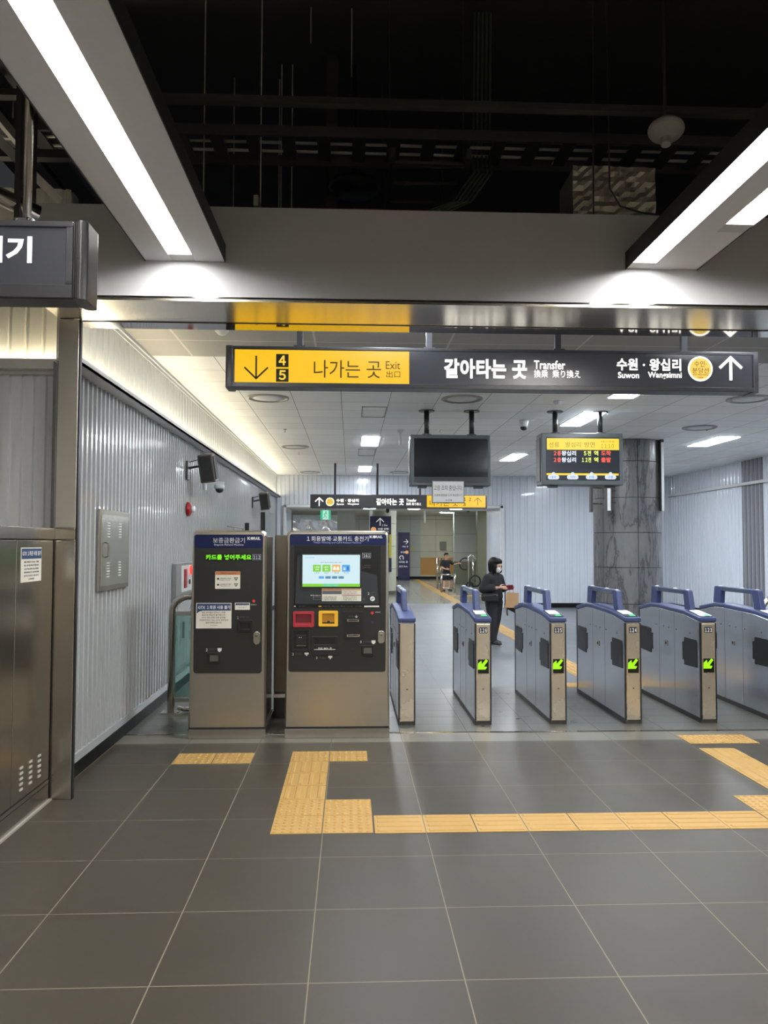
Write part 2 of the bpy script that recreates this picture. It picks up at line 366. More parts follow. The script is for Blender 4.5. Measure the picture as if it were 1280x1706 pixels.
# ------------------------------------------------------------------ portal column
CYF = 5.27
colsteel = mat('column_steel', (222, 218, 210), .36, .9, var=.03, scale=2.5, stretch=(.2, .2, 1.5))
col = thing('steel_column', (-1.89, CYF+.2, 0), 'tall polished stainless steel column under the beam at the left', 'column')
MB().box(-1.955, -1.822, CYF, CYF+.035, 1.775, SZ-.02).build('upper_casing', colsteel, col, bevel=.004)
MB().box(-1.957, -1.820, CYF-.006, CYF+.035, .0, 1.69).box(-1.957, -1.822, CYF-.004, CYF+.035, 1.695, 1.77).build('lower_casing', steel_dark, col, bevel=.004)
MB().box(-1.822, -1.812, CYF+.002, CYF+.035, 0, SZ-.02).build('edge_trim', mat('edge_black', (30, 30, 32), .35), col)
MB().box(-1.95, -1.90, CYF+.035, 5.46, 0, SZ-.02).build('core_post', steel_dark, col)
# ------------------------------------------------------------------ cabinet on the left
cab = thing('steel_cabinet', (-2.2, 4.2, 0), 'long stainless steel wall cabinet with flush doors at the left edge', 'cabinet')
CX = -1.955
MB().box(-2.75, CX-.012, 1.2, 5.6, .0, 1.69).build('body', steel_dark, cab)
MB().box(-2.75, CX, 1.2, 5.6, 1.695, 1.77).build('top_cover', steel_dark, cab, bevel=.004)
for a, b in ((3.86, 4.672), (4.68, 5.24), (3.04, 3.852)):
    d = MB().box(CX-.012, CX, a, b, .15, 1.688).build('door', steel_dark, cab, bevel=.002)
    if b > 5: 
        m_ = MB()
        for k in range(3):
            for j in range(5): m_.box(CX+.0005, CX+.004, 4.79+k*.135, 4.83+k*.135, .20+j*.032, .213+j*.032)
        m_.build('vent_slots', mat('slot_glint', (215, 212, 204), .4, .4), d)  # pale colour stands in for reflections on the steel slots
MB().box(CX-.012, CX+.003, 1.2, 5.24, .118, .142).box(CX-.012, CX+.001, 1.2, 5.24, 0, .112).build('plinth', steel_dark, cab)
struct('trim_12', MB().box(CX+.001, CX+.018, 1.2, 5.26, 0, .012), mat('sealant_grey', (150, 146, 136), .6))
# notice sheet on the cabinet door
def wall_sheet(name, X, px, label, rows, head='GTX 1회권 사용 불가'):
    a = P(px[0], px[3], 'x', X); b = P(px[2], px[1], 'x', X)
    z1 = b.z; z0 = a.z
    t = thing(name, (X, (a.y+b.y)/2, z0), label, 'notice')
    MB().box(X, X+.002, a.y, b.y, z0, z1).build('sheet', cream_p, t)
    h = z1-z0
    MB().box(X+.002, X+.003, a.y+.005, b.y-.005, z1-h*.33, z1-.006).build('heading_band', mat('slate_blue_print', (44, 66, 104), .6), t)
    text('lettering', head, (a.y+.015, z1-h*.24, b.y-.01, z1-h*.10), X+.003, white_t, t, .012, face='+x', thick=.001)
    n = len(rows)
    for i, r in enumerate(rows):
        zc = z1 - h*(.42 + .5*i/(n-1)); w = (b.y-a.y)*(.36 if i < n-1 else .14)
        text('lettering', r, ((a.y+b.y)/2-w, zc-h*.026, (a.y+b.y)/2+w, zc+h*.026), X+.002, dark_t, t, face='+x', thick=.001)
ROWS = ['해당 장비들은 GTX-A 1회용', '발급 및 환급이 불가합니다', 'GTX 역사 전용 자동 장비를', '이용하시거나, 또는 GTX 역무실에', '문의 부탁드립니다', '수서역장']
wall_sheet('notice_sheet', CX+.001, (34, 912, 69, 971), 'white notice with a dark blue heading taped to the steel cabinet door', ROWS)

# ------------------------------------------------------------------ linear light fixtures under the black void
def linear(name, hx0, hx1, strips, ystart, label):
    t = thing(name, ((hx0+hx1)/2, 2, 3.425), label, 'light fixture', 'long ceiling light fixtures')
    mb = MB(); cuts = sorted([hx0, hx1] + [v for s in strips for v in s[:2]])
    edges = [hx0] + [v for s in strips for v in s[:2]] + [hx1]
    for a, b in zip(edges[::2], edges[1::2]):
        if b-a > .001: mb.box(a, b, ystart, BY-.004, 3.425, 3.466)
    mb.box(hx0, hx1, ystart, BY-.004, 3.466, 3.50)
    for s in strips:
        if s[2] < BY-.05: mb.box(s[0], s[1], s[2], BY-.004, 3.428, 3.437)
    mb.build('housing', fix_p, t)
    MB().box(hx0-.004, hx0, ystart, BY-.004, 3.42, 3.53).box(hx1, hx1+.004, ystart, BY-.004, 3.42, 3.53).box(hx0, hx1, ystart, BY-.004, 3.5, 3.53).build('side_cover', dark_side, t)
    for s in strips: MB().box(s[0], s[1], s[2]-.11, min(s[2], BY-.004), 3.427, 3.466).build('end_plate', paint_w, t)
    for s in strips: MB().box(s[0]+.002, s[1]-.002, ystart, s[2]-.112, 3.450, 3.462).build('diffuser', E_strip, t)
    for y in (-4, 0, 3.2): MB().tube([((hx0+hx1)/2, y, 3.53), ((hx0+hx1)/2, y, 5.6)], .008, 8).build('suspension_rod', black_m, t)
linear('ceiling_light', -1.278, -.79, [(-1.116, -.972, BY)], -6.5, 'wide grey housing with one lit strip at the upper left')
linear('ceiling_light', 1.744, 2.2, [(1.746, 1.896, BY), (2.045, 2.198, 4.25)], -6.5, 'grey housing with two lit strips at the upper right')
linear('ceiling_light', 5.2, 5.66, [(5.2, 5.36, BY)], -6.5, 'added strip light, unseen beyond the right edge of the hall')  # out of view, added for its light and reflections

# ------------------------------------------------------------------ ceiling lights of the concourse
def panel_light(cx, cy, w, l, label):
    t = thing('ceiling_panel_light', (cx, cy, CZ-.012), label, 'ceiling light', 'rectangular lit ceiling panels')
    MB().box(cx-w/2-.02, cx+w/2+.02, cy-l/2-.02, cy+l/2+.02, CZ-.006, CZ).build('frame', paint_w, t)
    MB().box(cx-w/2, cx+w/2, cy-l/2, cy+l/2, CZ-.012, CZ-.006).build('diffuser', E_panel, t)
def cpt(px, py, z=CZ): return P(px, py, 'z', z)
for px, py, w, l, lb in ((617, 735, .29, 1.2, 'square lit ceiling panel above the far sign, nearer of two'), (608, 781, .29, 1.2, 'square lit ceiling panel above the far sign, farther of two'),
      (970, 698, .3, 1.25, 'lit ceiling panel behind the poles of the arrival screen'), (855, 762, .3, 1.25, 'lit ceiling panel between the two hanging screens'),
      (1051, 653, .3, .7, 'lit ceiling panel peeking out below the big transfer sign'), (1188, 735.5, .35, 1.25, 'lit ceiling panel beside the stone column top')):
    p = cpt(px, py); panel_light(p.x, p.y, w, l, lb)
# unseen panels added to brighten the concourse
for cx, cy, l, lb in ((.31, 8.3, .9, 'added lit panel, unseen behind the yellow end of the big sign'), (.31, 6.1, 1.0, 'added lit panel, unseen just behind the beam at the left'), (3.1, 6.1, 1.0, 'added lit panel, unseen just behind the beam at the middle'),
        (6.0, 8.2, 1.2, 'added lit panel, unseen off to the right beyond the big sign'), (6.0, 17.4, 1.25, 'added lit panel, unseen behind the stone column')): panel_light(cx, cy, .3, l, lb)
def downlight(px, py, label, r=.26):
    p = cpt(px, py); t = thing('round_downlight', (p.x, p.y, CZ-.02), label, 'downlight', 'unlit round downlights')
    MB().lathe([(r, CZ-.001), (r, CZ-.014), (r*.93, CZ-.02), (r*.86, CZ-.012), (r*.84, CZ-.004)], (p.x, p.y, 0), 36).build('rim', mat('downlight_rim', (150, 147, 140), .3, .5), t, smooth=False)
    MB().lathe([(r*.72, CZ-.006), (r*.70, CZ-.012), (r*.3, CZ-.02), (.001, CZ-.021)], (p.x, p.y, 0), 36).build('lens', paint_w, t, smooth=True)
for a in ((447, 662.5, 'round unlit downlight just below the yellow exit panel'), (770, 664, 'round unlit downlight between the poles of the blank screen'), (1247, 664, 'round unlit downlight near the right end of the big sign'),
          (492, 744, 'round unlit downlight left of the far hanging sign'), (517, 786.5, 'small looking far downlight in the left ceiling corner'), (666, 786.5, 'far unlit downlight above the middle of the far sign'), (1166, 712, 'unlit downlight beyond the lit panel on the right')):
    downlight(*a)
def sprinkler(px, py, label, kind):
    p = cpt(px, py)
    if kind == 'smoke':
        o = MB().lathe([(.06, CZ), (.06, CZ-.02), (.045, CZ-.035), (.03, CZ-.05), (.001, CZ-.052)], (p.x, p.y, 0), 20).build('smoke_detector', paint_w, smooth=True, tag=(label, 'smoke detector'))
    else:
        o = MB().lathe([(.03, CZ), (.03, CZ-.006), (.008, CZ-.01), (.008, CZ-.04), (.018, CZ-.043), (.018, CZ-.047), (.001, CZ-.048)], (p.x, p.y, 0), 14).build('sprinkler', steel_dark, tag=(label, 'sprinkler'))
for a in ((930, 668, 'small white smoke detector above the arrival screen', 'smoke'), (370, 548, 'white smoke detector beside the beam, above the left end of the big sign', 'smoke'), (1178, 713, 'tiny sprinkler head at the right of the ceiling', 's'),
          (475, 715, 'tiny sprinkler head on the left side of the ceiling', 's'), (733, 716, 'tiny sprinkler head beside the blank screen pole', 's'), (498, 753, 'tiny sprinkler head behind the left downlight', 's')): sprinkler(*a)
p = cpt(873, 700)
t = thing('dome_camera', (p.x, p.y, CZ-.2), 'white dome camera on the ceiling between the two screens', 'security camera')
MB().lathe([(.07, CZ), (.07, CZ-.02), (.06, CZ-.07), (.055, CZ-.1)], (p.x, p.y, 0), 20).build('mount', paint_w, t, smooth=True)
MB().lathe([(.052, CZ-.1), (.05, CZ-.12), (.035, CZ-.145), (.001, CZ-.155)], (p.x, p.y, 0), 20).build('dome', black_m, t, smooth=True)
p = P(667, 716, 'z', CZ)
t = thing('hanging_detector', (p.x, p.y, 3.2), 'slim white stem hanging from the ceiling left of the blank screen', 'antenna')
MB().lathe([(.05, CZ), (.05, CZ-.03), (.02, CZ-.05)], (p.x, p.y, 0), 16).build('base', paint_w, t)
MB().tube([(p.x, p.y, CZ-.05), (p.x, p.y, CZ-.24)], .016, 10).build('stem', paint_w, t)
for (x0, x1, y0, y1, lb) in ((.14, .48, 10.35, 11.2, 'square access hatch in the ceiling nearer the big sign'), (.14, .48, 15.0, 16.1, 'square access hatch in the ceiling between two lit panels')):
    t = MB()
    for b in ((x0, x1, y0, y0+.015), (x0, x1, y1-.015, y1), (x0, x0+.015, y0, y1), (x1-.015, x1, y0, y1)): t.box(*b, CZ-.008, CZ)
    t.build('ceiling_hatch', mat('hatch_frame_grey', (140, 138, 132), .4, .5), tag=(lb, 'hatch'))

# ------------------------------------------------------------------ the big hanging sign
SY = 5.75
t = thing('direction_sign', (1.08, SY+.08, 2.82), 'long dark hanging sign with a yellow exit panel and white transfer lettering', 'sign')
b0 = pbox(388, 581, 1252, 648, SY)
xa, xb = P(376, 600, 'y', SY).x, P(1264, 600, 'y', SY).x
z0, z1 = 2.826, 3.122
MB().box(xa+.05, xb-.04, SY, SY+.16, z0, z1).build('housing', sign_k, t, bevel=.006)
for a, b in ((xa, xa+.055), (xb-.05, xb)): 
    m_ = MB().prism(rrect(a, b, SY-.012, SY+.172, .015), 'z', z0-.006, z1+.006); m_.build('end_cap', sign_k, t)
MB().box(xa+.05, xb-.04, SY-.01, SY, z1-.018, z1+.003).box(xa+.05, xb-.04, SY-.01, SY, z0-.003, z0+.03).build('face_frame', sign_k, t, bevel=.002)
yp = pbox(391, 586, 682, 641, SY)
MB().box(yp[0], yp[2], SY-.006, SY, yp[1], yp[3]).build('exit_panel', E_yellow, t)['label'] = 'lit yellow exit panel'
MB().box(yp[2]+.004, xb-.055, SY-.004, SY, yp[1]-.005, yp[3]+.01).build('transfer_panel', sign_face, t)
ink = mat('dark_brown_print', (66, 40, 8), .6, var=.02)
TY = SY-.006
m_ = MB(); c = P(427, 612, 'y', TY); arrow(m_, c.x, c.z, .172, 'down', TY, w=.07, head=.5); m_.build('down_arrow', ink, t)
for q, s in ((590, '4'), (614.5, '5')):
    n_ = MB().box(*[pbox(460, q, 481, q+21.5, TY)[i] for i in (0, 2)], TY-.001, TY, *[pbox(460, q, 481, q+21.5, TY)[i] for i in (1, 3)]).build('number_plate', mat('sign_black', (20, 16, 8), .5), t)
    text('lettering', s, pbox(464.5, q+2.5, 476.5, q+18.5, TY), TY-.001, glow('lit_digit', (255, 214, 60), 1), n_, .03)
ptext('lettering', '나가는 곳', (523, 601, 635, 629, ), TY, ink, t, .0)
ptext('lettering', 'Exit', (643, 602, 667, 615), TY, ink, t)
ptext('lettering', '出口', (644, 618, 667, 629), TY, ink, t)
ptext('lettering', '갈아타는 곳', (740, 599, 878, 630), TY+.002, E_white, t, .035)
ptext('lettering', 'Transfer', (890, 601, 942, 615), TY+.002, E_white, t, .018)
ptext('lettering', '換乘  乘り換え', (890, 617, 967, 629), TY+.002, E_white, t, .006)
ptext('lettering', '수원 · 왕십리', (1028, 598, 1135, 617), TY+.002, E_white, t, .03)
ptext('lettering', 'Suwon', (1030, 620, 1065, 630), TY+.002, E_white, t, .02)
ptext('lettering', 'Wangsimni', (1080, 620, 1136, 632), TY+.002, E_white, t, .02)
def line_badge(t, cpx, cpy, r, y, small=True):
    c = P(cpx, cpy, 'y', y)
    MB().lathe([(r, y), (r, y-.002), (.001, y-.002)], (c.x, 0, c.z), 32, 'y').build('badge_ring', E_white, t)
    k = MB().lathe([(r*.86, y-.002), (r*.86, y-.004), (.001, y-.004)], (c.x, 0, c.z), 32, 'y').build('line_badge', glow('lit_badge_yellow', (255, 214, 90), 1.0), t)
    text('lettering', '수인·', (c.x-r*.5, c.z+r*.15, c.x+r*.5, c.z+r*.62), y-.004, mat('badge_ink', (120, 70, 10), .6), k, .0)
    text('lettering', '분당선', (c.x-r*.66, c.z-r*.36, c.x+r*.66, c.z+r*.08), y-.004, MATS['badge_ink'], k, .0)
    if small: 
        text('lettering', 'Suin·Bundang', (c.x-r*.62, c.z-r*.56, c.x+r*.62, c.z-r*.42), y-.004, MATS['badge_ink'], k)
        text('lettering', 'Line', (c.x-r*.2, c.z-r*.74, c.x+r*.2, c.z-r*.62), y-.004, MATS['badge_ink'], k)
line_badge(t, 1167, 614.5, .095, TY+.002)
m_ = MB(); c = P(1218, 614, 'y', TY); arrow(m_, c.x, c.z, .178, 'up', TY+.002, w=.12, head=.48); m_.build('up_arrow', E_white, t)
for px in (500, 715, 929, 1139):
    c = P(px, 560, 'y', SY+.08)
    m_ = MB().box(c.x-.022, c.x+.022, SY+.06, SY+.1, z1, CZ).build('hanger_post', sign_k, t)
    MB().box(c.x-.042, c.x+.042, SY+.03, SY+.13, z1, z1+.022).build('hanger_clamp', sign_k, m_)

# ------------------------------------------------------------------ the near sign at the left edge
NY = 3.2
t = thing('machine_sign', (-1.5, NY+.06, 2.66), 'dark hanging sign with lit white letters cut off by the left edge', 'sign')
zz0, zz1 = P(125, 498, 'y', NY).z, P(145, 371, 'y', NY).z
x1 = P(123, 440, 'y', NY).x; x2 = P(146, 440, 'y', NY).x
MB().box(-2.1, x1, NY, NY+.13, zz0, zz1).build('housing', sign_k, t, bevel=.006)
f0 = P(110, 475, 'y', NY); f1 = P(110, 380, 'y', NY)
MB().box(-2.06, f0.x, NY-.003, NY, f0.z, f1.z).build('face', sign_face, t)
MB().box(-2.1, x1-.002, NY-.012, NY, f1.z, zz1).box(-2.1, x1-.002, NY-.012, NY, zz0, f0.z).box(f0.x, x1-.002, NY-.012, NY, f0.z, f1.z).build('frame', sign_k, t, bevel=.003)
m_ = MB().prism(rrect(x1, x2, NY-.02, NY+.15, .03, 8), 'z', zz0-.004, zz1+.002)
for k in range(5): m_.box(x1+.008+k*.007, x1+.010+k*.007, NY-.0225, NY-.019, zz0, zz1-.005)
m_.build('end_cap', mat('sign_cap_grey', (84, 84, 86), .3, .7), t, smooth=False)
text('lettering', '발매기', (P(55, 410, 'y', NY).x-.345, P(20, 438, 'y', NY).z, P(54, 410, 'y', NY).x, P(20, 394, 'y', NY).z), NY-.003, E_white, t, .03)
c = P(47, 300, 'y', NY+.06); r_ = .017
cc = P(45, 366, 'y', NY+.06)
MB().tube([(cc.x, NY+.06, zz1), (cc.x, NY+.06, 5.0)], r_, 14).build('hanger_pole', steel_dark, t, smooth=True)
MB().box(cc.x-.045, cc.x+.035, NY+.03, NY+.09, zz1, zz1+.03).build('pole_bracket', sign_k, t, bevel=.004)
for dx in (-.03, .018): MB().lathe([(.007, NY+.03), (.007, NY+.024), (.001, NY+.022)], (cc.x+dx, 0, zz1+.022), 12, 'y').build('bolt', steel_mir, t)

# ------------------------------------------------------------------ dark void above the beam: pipes, trays, duct
vm = mat('void_dark_metal', (74, 74, 76), .45, .1, var=.15)
vm2 = mat('void_grey_metal', (200, 200, 196), .45, .1, var=.15)
redp = mat('red_pipe_paint', (140, 20, 26), .45)
foil = mat('aluminium_foil', (225, 220, 205), .38, .8, var=.1, scale=7, bump=.6)
MB().box(-3.5, 8.9, 4.66, 4.72, 4.345, 4.385).build('void_beam', vm, tag=('long dark horizontal steel member crossing the black void', 'beam'))
c = P(553, 250, 'y', 6.2)
MB().box(c.x-.045, c.x+.045, 6.15, 6.22, 3.9, 5.6).build('hanging_channel', vm, tag=('black vertical channel hanging in the void near its centre', 'hanger'))
t = MB()
for x in [-2.4+.24*i for i in range(34)]: t.box(x, x+.09, 5.12, 5.5, 4.40, 4.42)
t.box(-2.5, 6, 5.10, 5.12, 4.37, 4.44).box(-2.5, 6, 5.5, 5.52, 4.37, 4.44)
for x in (-2.2, 3.6): t.box(x, x+.012, 5.09, 5.1, 4.37, 5.6)
t.build('cable_tray', vm, tag=('dark ladder tray crossing the void behind the long member', 'cable tray'))
for k, (y, z) in enumerate(((5.2, 4.432), (5.3, 4.432), (5.42, 4.432))):
    MB().tube([(-2.4, y, z), (1.5, y+.02, z), (5.9, y, z)], .011, 8).build('cable', vm2, tag=('grey cable lying in the dark ladder tray, ' + ('front', 'middle', 'rear')[k] + ' of three', 'cable', 'cables in the long tray'))
def ladder(x0, x1, y0, y1, z, label, m):
    t = MB(); t.box(x0, x0+.03, y0, y1, z, z+.07).box(x1-.03, x1, y0, y1, z, z+.07)
    for hx in (x0, x1-.02):
        for hy in (y0+.25, y1-.1): t.box(hx, hx+.008, hy, hy+.008, z+.05, 5.6)
    y = y0+.1
    while y < y1: t.box(x0, x1, y, y+.03, z+.01, z+.03); y += .3
    return t.build('ladder_tray', m, tag=(label, 'cable tray'))
ladder(-1.0, -.60, 4.95, 6.6, 3.83, 'pale metal ladder tray beside the upper left light', vm2)
ladder(.25, .78, 5.0, 6.6, 4.19, 'ladder tray with hanging cables above the centre of the beam', vm)
ladder(-2.6, -2.2, .5, 5.2, 4.3, 'ladder tray above the near sign at the left', vm2)
for k in range(5):
    a = .75+.03*k
    MB().tube([(a+.15, 5.6, 5.6), (a+.12, 5.5, 4.5), (a+.08, 5.2, 4.2), (a-.08, 5.1, 3.95), (a-.35, 5.1, 3.84-.005*k), (a-.9, 5.1, 3.86)], .007, 6).build('cable', mat('cable_green', (96, 104, 88), .5), tag=('drooping cable curving down behind the beam top', 'cable', 'cables drooping behind the beam'))
c0 = P(495, 349, 'y', 5.2); c1 = P(830, 352, 'y', 5.2)
MB().tube([(c0.x, 5.2, c0.z-.022), (c1.x, 5.2, c0.z-.022)], .035, 12).build('red_pipe', redp, smooth=True, tag=('red fire pipe peeking over the beam top', 'pipe'))
# foil wrapped duct
FY_ = 5.02; c0 = P(955, 352, 'y', FY_); c1 = P(1092, 272, 'y', FY_)
mb = MB(); nx, nz = 16, 10
grid = [[mb.bm.verts.new((c0.x+(c1.x-c0.x)*i/nx, FY_+random.uniform(-.009, .009), c0.z-.03+(c1.z-c0.z)*j/nz+random.uniform(-.003, .003))) for i in range(nx+1)] for j in range(nz+1)]
for j in range(nz):
    for i in range(nx): mb._f([grid[j][i], grid[j][i+1], grid[j+1][i+1], grid[j+1][i]])
mb.box(c0.x+.02, c1.x-.02, FY_+.03, FY_+.4, 3.776, c1.z-.02)
mb.build('foil_duct', foil, recalc=True, tag=('crumpled silver foil wrapped duct above the beam at the right', 'duct'))
MB().tube([(c0.x+.12, 4.97, 3.78), (c0.x+.13, 4.97, 5.6)], .006, 6).build('thin_rod', vm, tag=('thin dark rod in front of the foil duct', 'rod'))
MB().tube([(c1.x-.34, 4.96, 5.6), (c1.x-.33, 4.96, 4.0), (c1.x-.26, 4.96, 3.88), (c1.x-.12, 4.96, 3.84), (c1.x, 4.97, 3.83)], .006, 6).build('cable', vm, tag=('thin dark cable looping in front of the foil duct', 'cable'))
c = P(590, 312, 'y', 6.0)
MB().lathe([(.19, .0), (.2, .03), (.19, .06), (.05, .09), (.02, .2), (.02, 1.0)], (c.x, 6.0, c.z-.03), 28).build('dark_drum', mat('drum_green', (44, 54, 50), .4), smooth=True, tag=('dark round drum fitting hanging above the beam near its middle', 'fitting'))
for px, y0, y1, lb in ((518, 0, 72, 'left of the thin pale rods hanging in the void'), (586, 50, 128, 'right of the thin pale rods hanging in the void')):
    a = P(px, y0, 'y', 5.6); b = P(px, y1, 'y', 5.6)
    MB().tube([(b.x, 5.6, b.z), (b.x, 5.6, 5.6)], .004, 6).build('thin_rod', vm2, tag=(lb, 'rod'))
for px, y0, lb in ((468, 'rod', 'thin rod behind the beam between the left light and the centre'), (486, 'rod', 'short thin rod just right of its twin above the beam')):
    b = P(px, 350, 'y', 6.3)
    MB().tube([(b.x, 6.3, 3.9), (b.x, 6.3, 5.6)], .006, 6).build('thin_rod', vm2, tag=(lb, 'rod'))
# left void clutter: shiny pipe with flange, slanting members
a = P(0, 330, 'y', 4.3); b = P(66, 345, 'y', 4.3)
MB().tube([(-3.2, 4.15, a.z), (a.x, 4.25, a.z-.0), (b.x-.05, 4.4, b.z)], .05, 20).build('silver_pipe', steel, smooth=True, tag=('shiny silver pipe end above the near sign', 'pipe'))
MB().box(b.x-.13, b.x-.10, 4.28, 4.5, b.z-.07, 5.5).build('pipe_hanger', vm, tag=('black strap hanger holding the silver pipe', 'hanger'))
for k in range(5):
    x = -2.35+.26*k
    MB().box(x, x+.07, 3.2, 7.0, 4.45+.02*k, 4.5+.02*k).build('ceiling_rib', vm, tag=(('first', 'second', 'third', 'fourth', 'fifth')[k] + ' dark rib from the left above the near sign', 'rib', 'dark ribs at the upper left'))
MB().box(-3.2, -1.3, 4.62, 4.68, 3.95, 4.0).build('cross_bar', vm, tag=('thin dark bar level with the beam top at the left', 'bar'))
mb = MB(); mb.tube([(-2.45, 3.2, 4.3), (-1.8, 4.8, 3.78)], .035, 4); mb.build('brace', vm2, tag=('slanting grey brace running down to the beam corner at the left', 'brace'))
# white bell detector on a conduit
c = P(1110, 224, 'y', 4.6)
t = thing('heat_detector', (c.x, 4.6, c.z), 'white funnel shaped detector hanging near the upper right light', 'detector')
m_ = MB().lathe([(.001, .045), (.105, .045), (.108, .03), (.10, .015), (.035, -.035), (.03, -.075), (.024, -.08), (.001, -.08)], (0, 0, 0), 32)
m_.rot(Matrix.Translation(c) @ Matrix.Rotation(.12, 4, 'Y') @ Matrix.Rotation(-.25, 4, 'X')); m_.build('bell', mat('bell_white', (190, 188, 182), .5), t, smooth=False)
MB().tube([(c.x, 4.61, c.z+.03), (c.x, 4.63, 5.6)], .01, 8).build('stem', vm, t)

# ------------------------------------------------------------------ hanging screens
def screen_box(name, px, yq, depth, label, poles):
    b = pbox(*px, yq); cx = (b[0]+b[2])/2
    t = thing(name, (cx, yq+depth/2, b[1]), label, 'screen')
    h = MB().box(b[0], b[2], yq, yq+depth, b[1], b[3]).build('housing', mat('screen_grey', (70, 76, 78), .4), t, bevel=.012)
    MB().box(b[0]-.008, b[0], yq+.07, yq+depth-.02, b[1]+.05, b[3]-.06).build('side_vent', black_m, t)
    for p_ in poles:
        q = P(p_, 700, 'y', yq+depth/2)
        k = MB().tube([(q.x, yq+depth/2, b[3]), (q.x, yq+depth/2, CZ)], .035, 14).build('pole', mat('pole_dark', (58, 60, 60), .35, .6), t, smooth=True)
        MB().lathe([(.11, CZ-.012), (.11, CZ)], (q.x, yq+depth/2, 0), 20).build('ceiling_flange', MATS['pole_dark'], k)
        MB().lathe([(.07, 0), (.07, .02), (.04, .03)], (q.x, yq+depth/2, b[3]), 16).build('pole_foot', MATS['pole_dark'], k)
    for fx in (.15, .85):
        x = b[0]+(b[2]-b[0])*fx; MB().box(x-.06, x+.06, yq+.03, yq+.12, b[1]-.03, b[1]).build('foot_clip', black_m, t)
    return t, b
t, b = screen_box('blank_screen', (684, 725, 818, 809), 10.5, .25, 'large switched off hanging screen with a paper notice under it', (711, 786))
MB().box(b[0]+.05, b[2]-.04, 10.495, 10.5, b[1]+.045, b[3]-.05).build('screen_glass', mat('black_glass', (26, 29, 30), .12), t)
MB().box(b[0]+.05, b[2]-.04, 10.492, 10.495, b[1]+.045, b[1]+.12).build('lower_bezel', mat('bezel_dark', (44, 46, 48), .3), t)
# paper notice clipped under it
nb = pbox(720, 801, 774, 838, 10.45)
t = thing('paper_notice', ((nb[0]+nb[2])/2, 10.45, nb[1]), 'framed paper notice stuck to the bottom of the blank screen', 'notice')
MB().box(nb[0], nb[2], 10.45, 10.492, nb[1], nb[3]).build('frame', mat('notice_frame', (92, 92, 96), .5), t, bevel=.003)
MB().box(nb[0]+.012, nb[2]-.012, 10.447, 10.450, nb[1]+.012, nb[3]-.012).build('paper', mat('grey_paper', (196, 194, 190), .7), t)
text('lettering', '고장 조치 중입니다.', pbox(723, 809, 771, 817, 10.447), 10.447, dark_t, t, .0)
text('lettering', '이용에 불편을 드려 죄송합니다', pbox(724, 823, 771, 827, 10.447), 10.447, mat('grey_print', (84, 82, 84), .6), t)
text('lettering', '수서역', pbox(742, 832, 753, 835, 10.447), 10.447, dark_t, t, .02)
# arrival screen, turned a little
AY = 10.45
t, b = screen_box('arrival_screen', (903, 722, 1038, 808), AY, .3, 'hanging train arrival screen with a yellow top bar and coloured rows', (925, 1000))
sb = pbox(910, 729, 1032, 800, AY)
MB().box(sb[0], sb[2], AY-.004, AY, sb[1], sb[3]).build('display', mat('display_black', (30, 33, 38), .2, emit=(36, 40, 48), es=.5, var=0), t)
yb = pbox(911.5, 731, 1031.5, 749, AY-.004)
yb_o = MB().box(yb[0], yb[2], AY-.006, AY-.004, yb[1], yb[3]).build('title_bar', glow('screen_yellow', (255, 216, 40), 1.05), t)
ol = mat('olive_print', (150, 112, 10), .6, var=.02)
def at_(s, x0, y0, x1, y1, m, par=t, bold=0, y=AY-.004): return text('lettering', s, pbox(x0, y0, x1, y1, y), y, m, par, bold)
at_('선릉', 915, 736.5, 932, 745, ol, yb_o, 0, AY-.006); at_('왕십리', 942, 736.5, 968, 745, ol, yb_o, 0, AY-.006); at_('방면', 974, 736.5, 991, 745, ol, yb_o, 0, AY-.006)
at_('11:10', 1002, 740, 1023, 746.5, ol, yb_o, 0, AY-.006); at_('6월 16일 (일)', 1002, 734, 1024, 737.5, ol, yb_o, 0, AY-.006)
e_r = glow('led_red', (255, 84, 62), 1.3); e_w = glow('led_white', (226, 236, 255), 1.3); e_y = glow('led_yellow', (240, 255, 100), 1.3)
for y0, st, en, s2 in ((751, 0, '도착', '5전'), (762, 1, '출발', '12전')):
    at_('2층', 923, y0, 935, y0+8, e_r, bold=.02); at_('왕십리', 936, y0, 960, y0+8, e_w, bold=.02)
    at_(s2, 973 if not st else 970, y0, 985, y0+8, e_y, bold=.02); at_('역', 990, y0, 997, y0+8, e_y, bold=.02); at_(en, 1002, y0, 1018, y0+8, e_r, bold=.02)
lb = pbox(911, 789, 1031, 791.5, AY-.004); MB().box(lb[0], lb[2], AY-.006, AY-.004, lb[1], lb[3]).build('line_bar', MATS['screen_yellow'], t)
for px, s in ((922.5, '대곡'), (954.5, '가락'), (986, '선릉'), (1017.5, '구룡')):
    c = P(px, 795, 'y', AY-.006); k = MB().prism(rrect(c.x-.078, c.x+.078, c.z-.03, c.z+.03, .029), 'y', AY-.008, AY-.006)
    c2 = P(px, 789.5, 'y', AY-.006); k.lathe([(.024, AY-.006), (.024, AY-.009), (.001, AY-.009)], (c2.x, 0, c2.z), 16, 'y')
    ko = k.build('station_pill', glow('pill_white', (220, 232, 250), 1.0), t)
    text('lettering', s, (c.x-.038, c.z-.018, c.x+.038, c.z+.018), AY-.008, mat('pill_blue', (60, 90, 190), .5), ko)

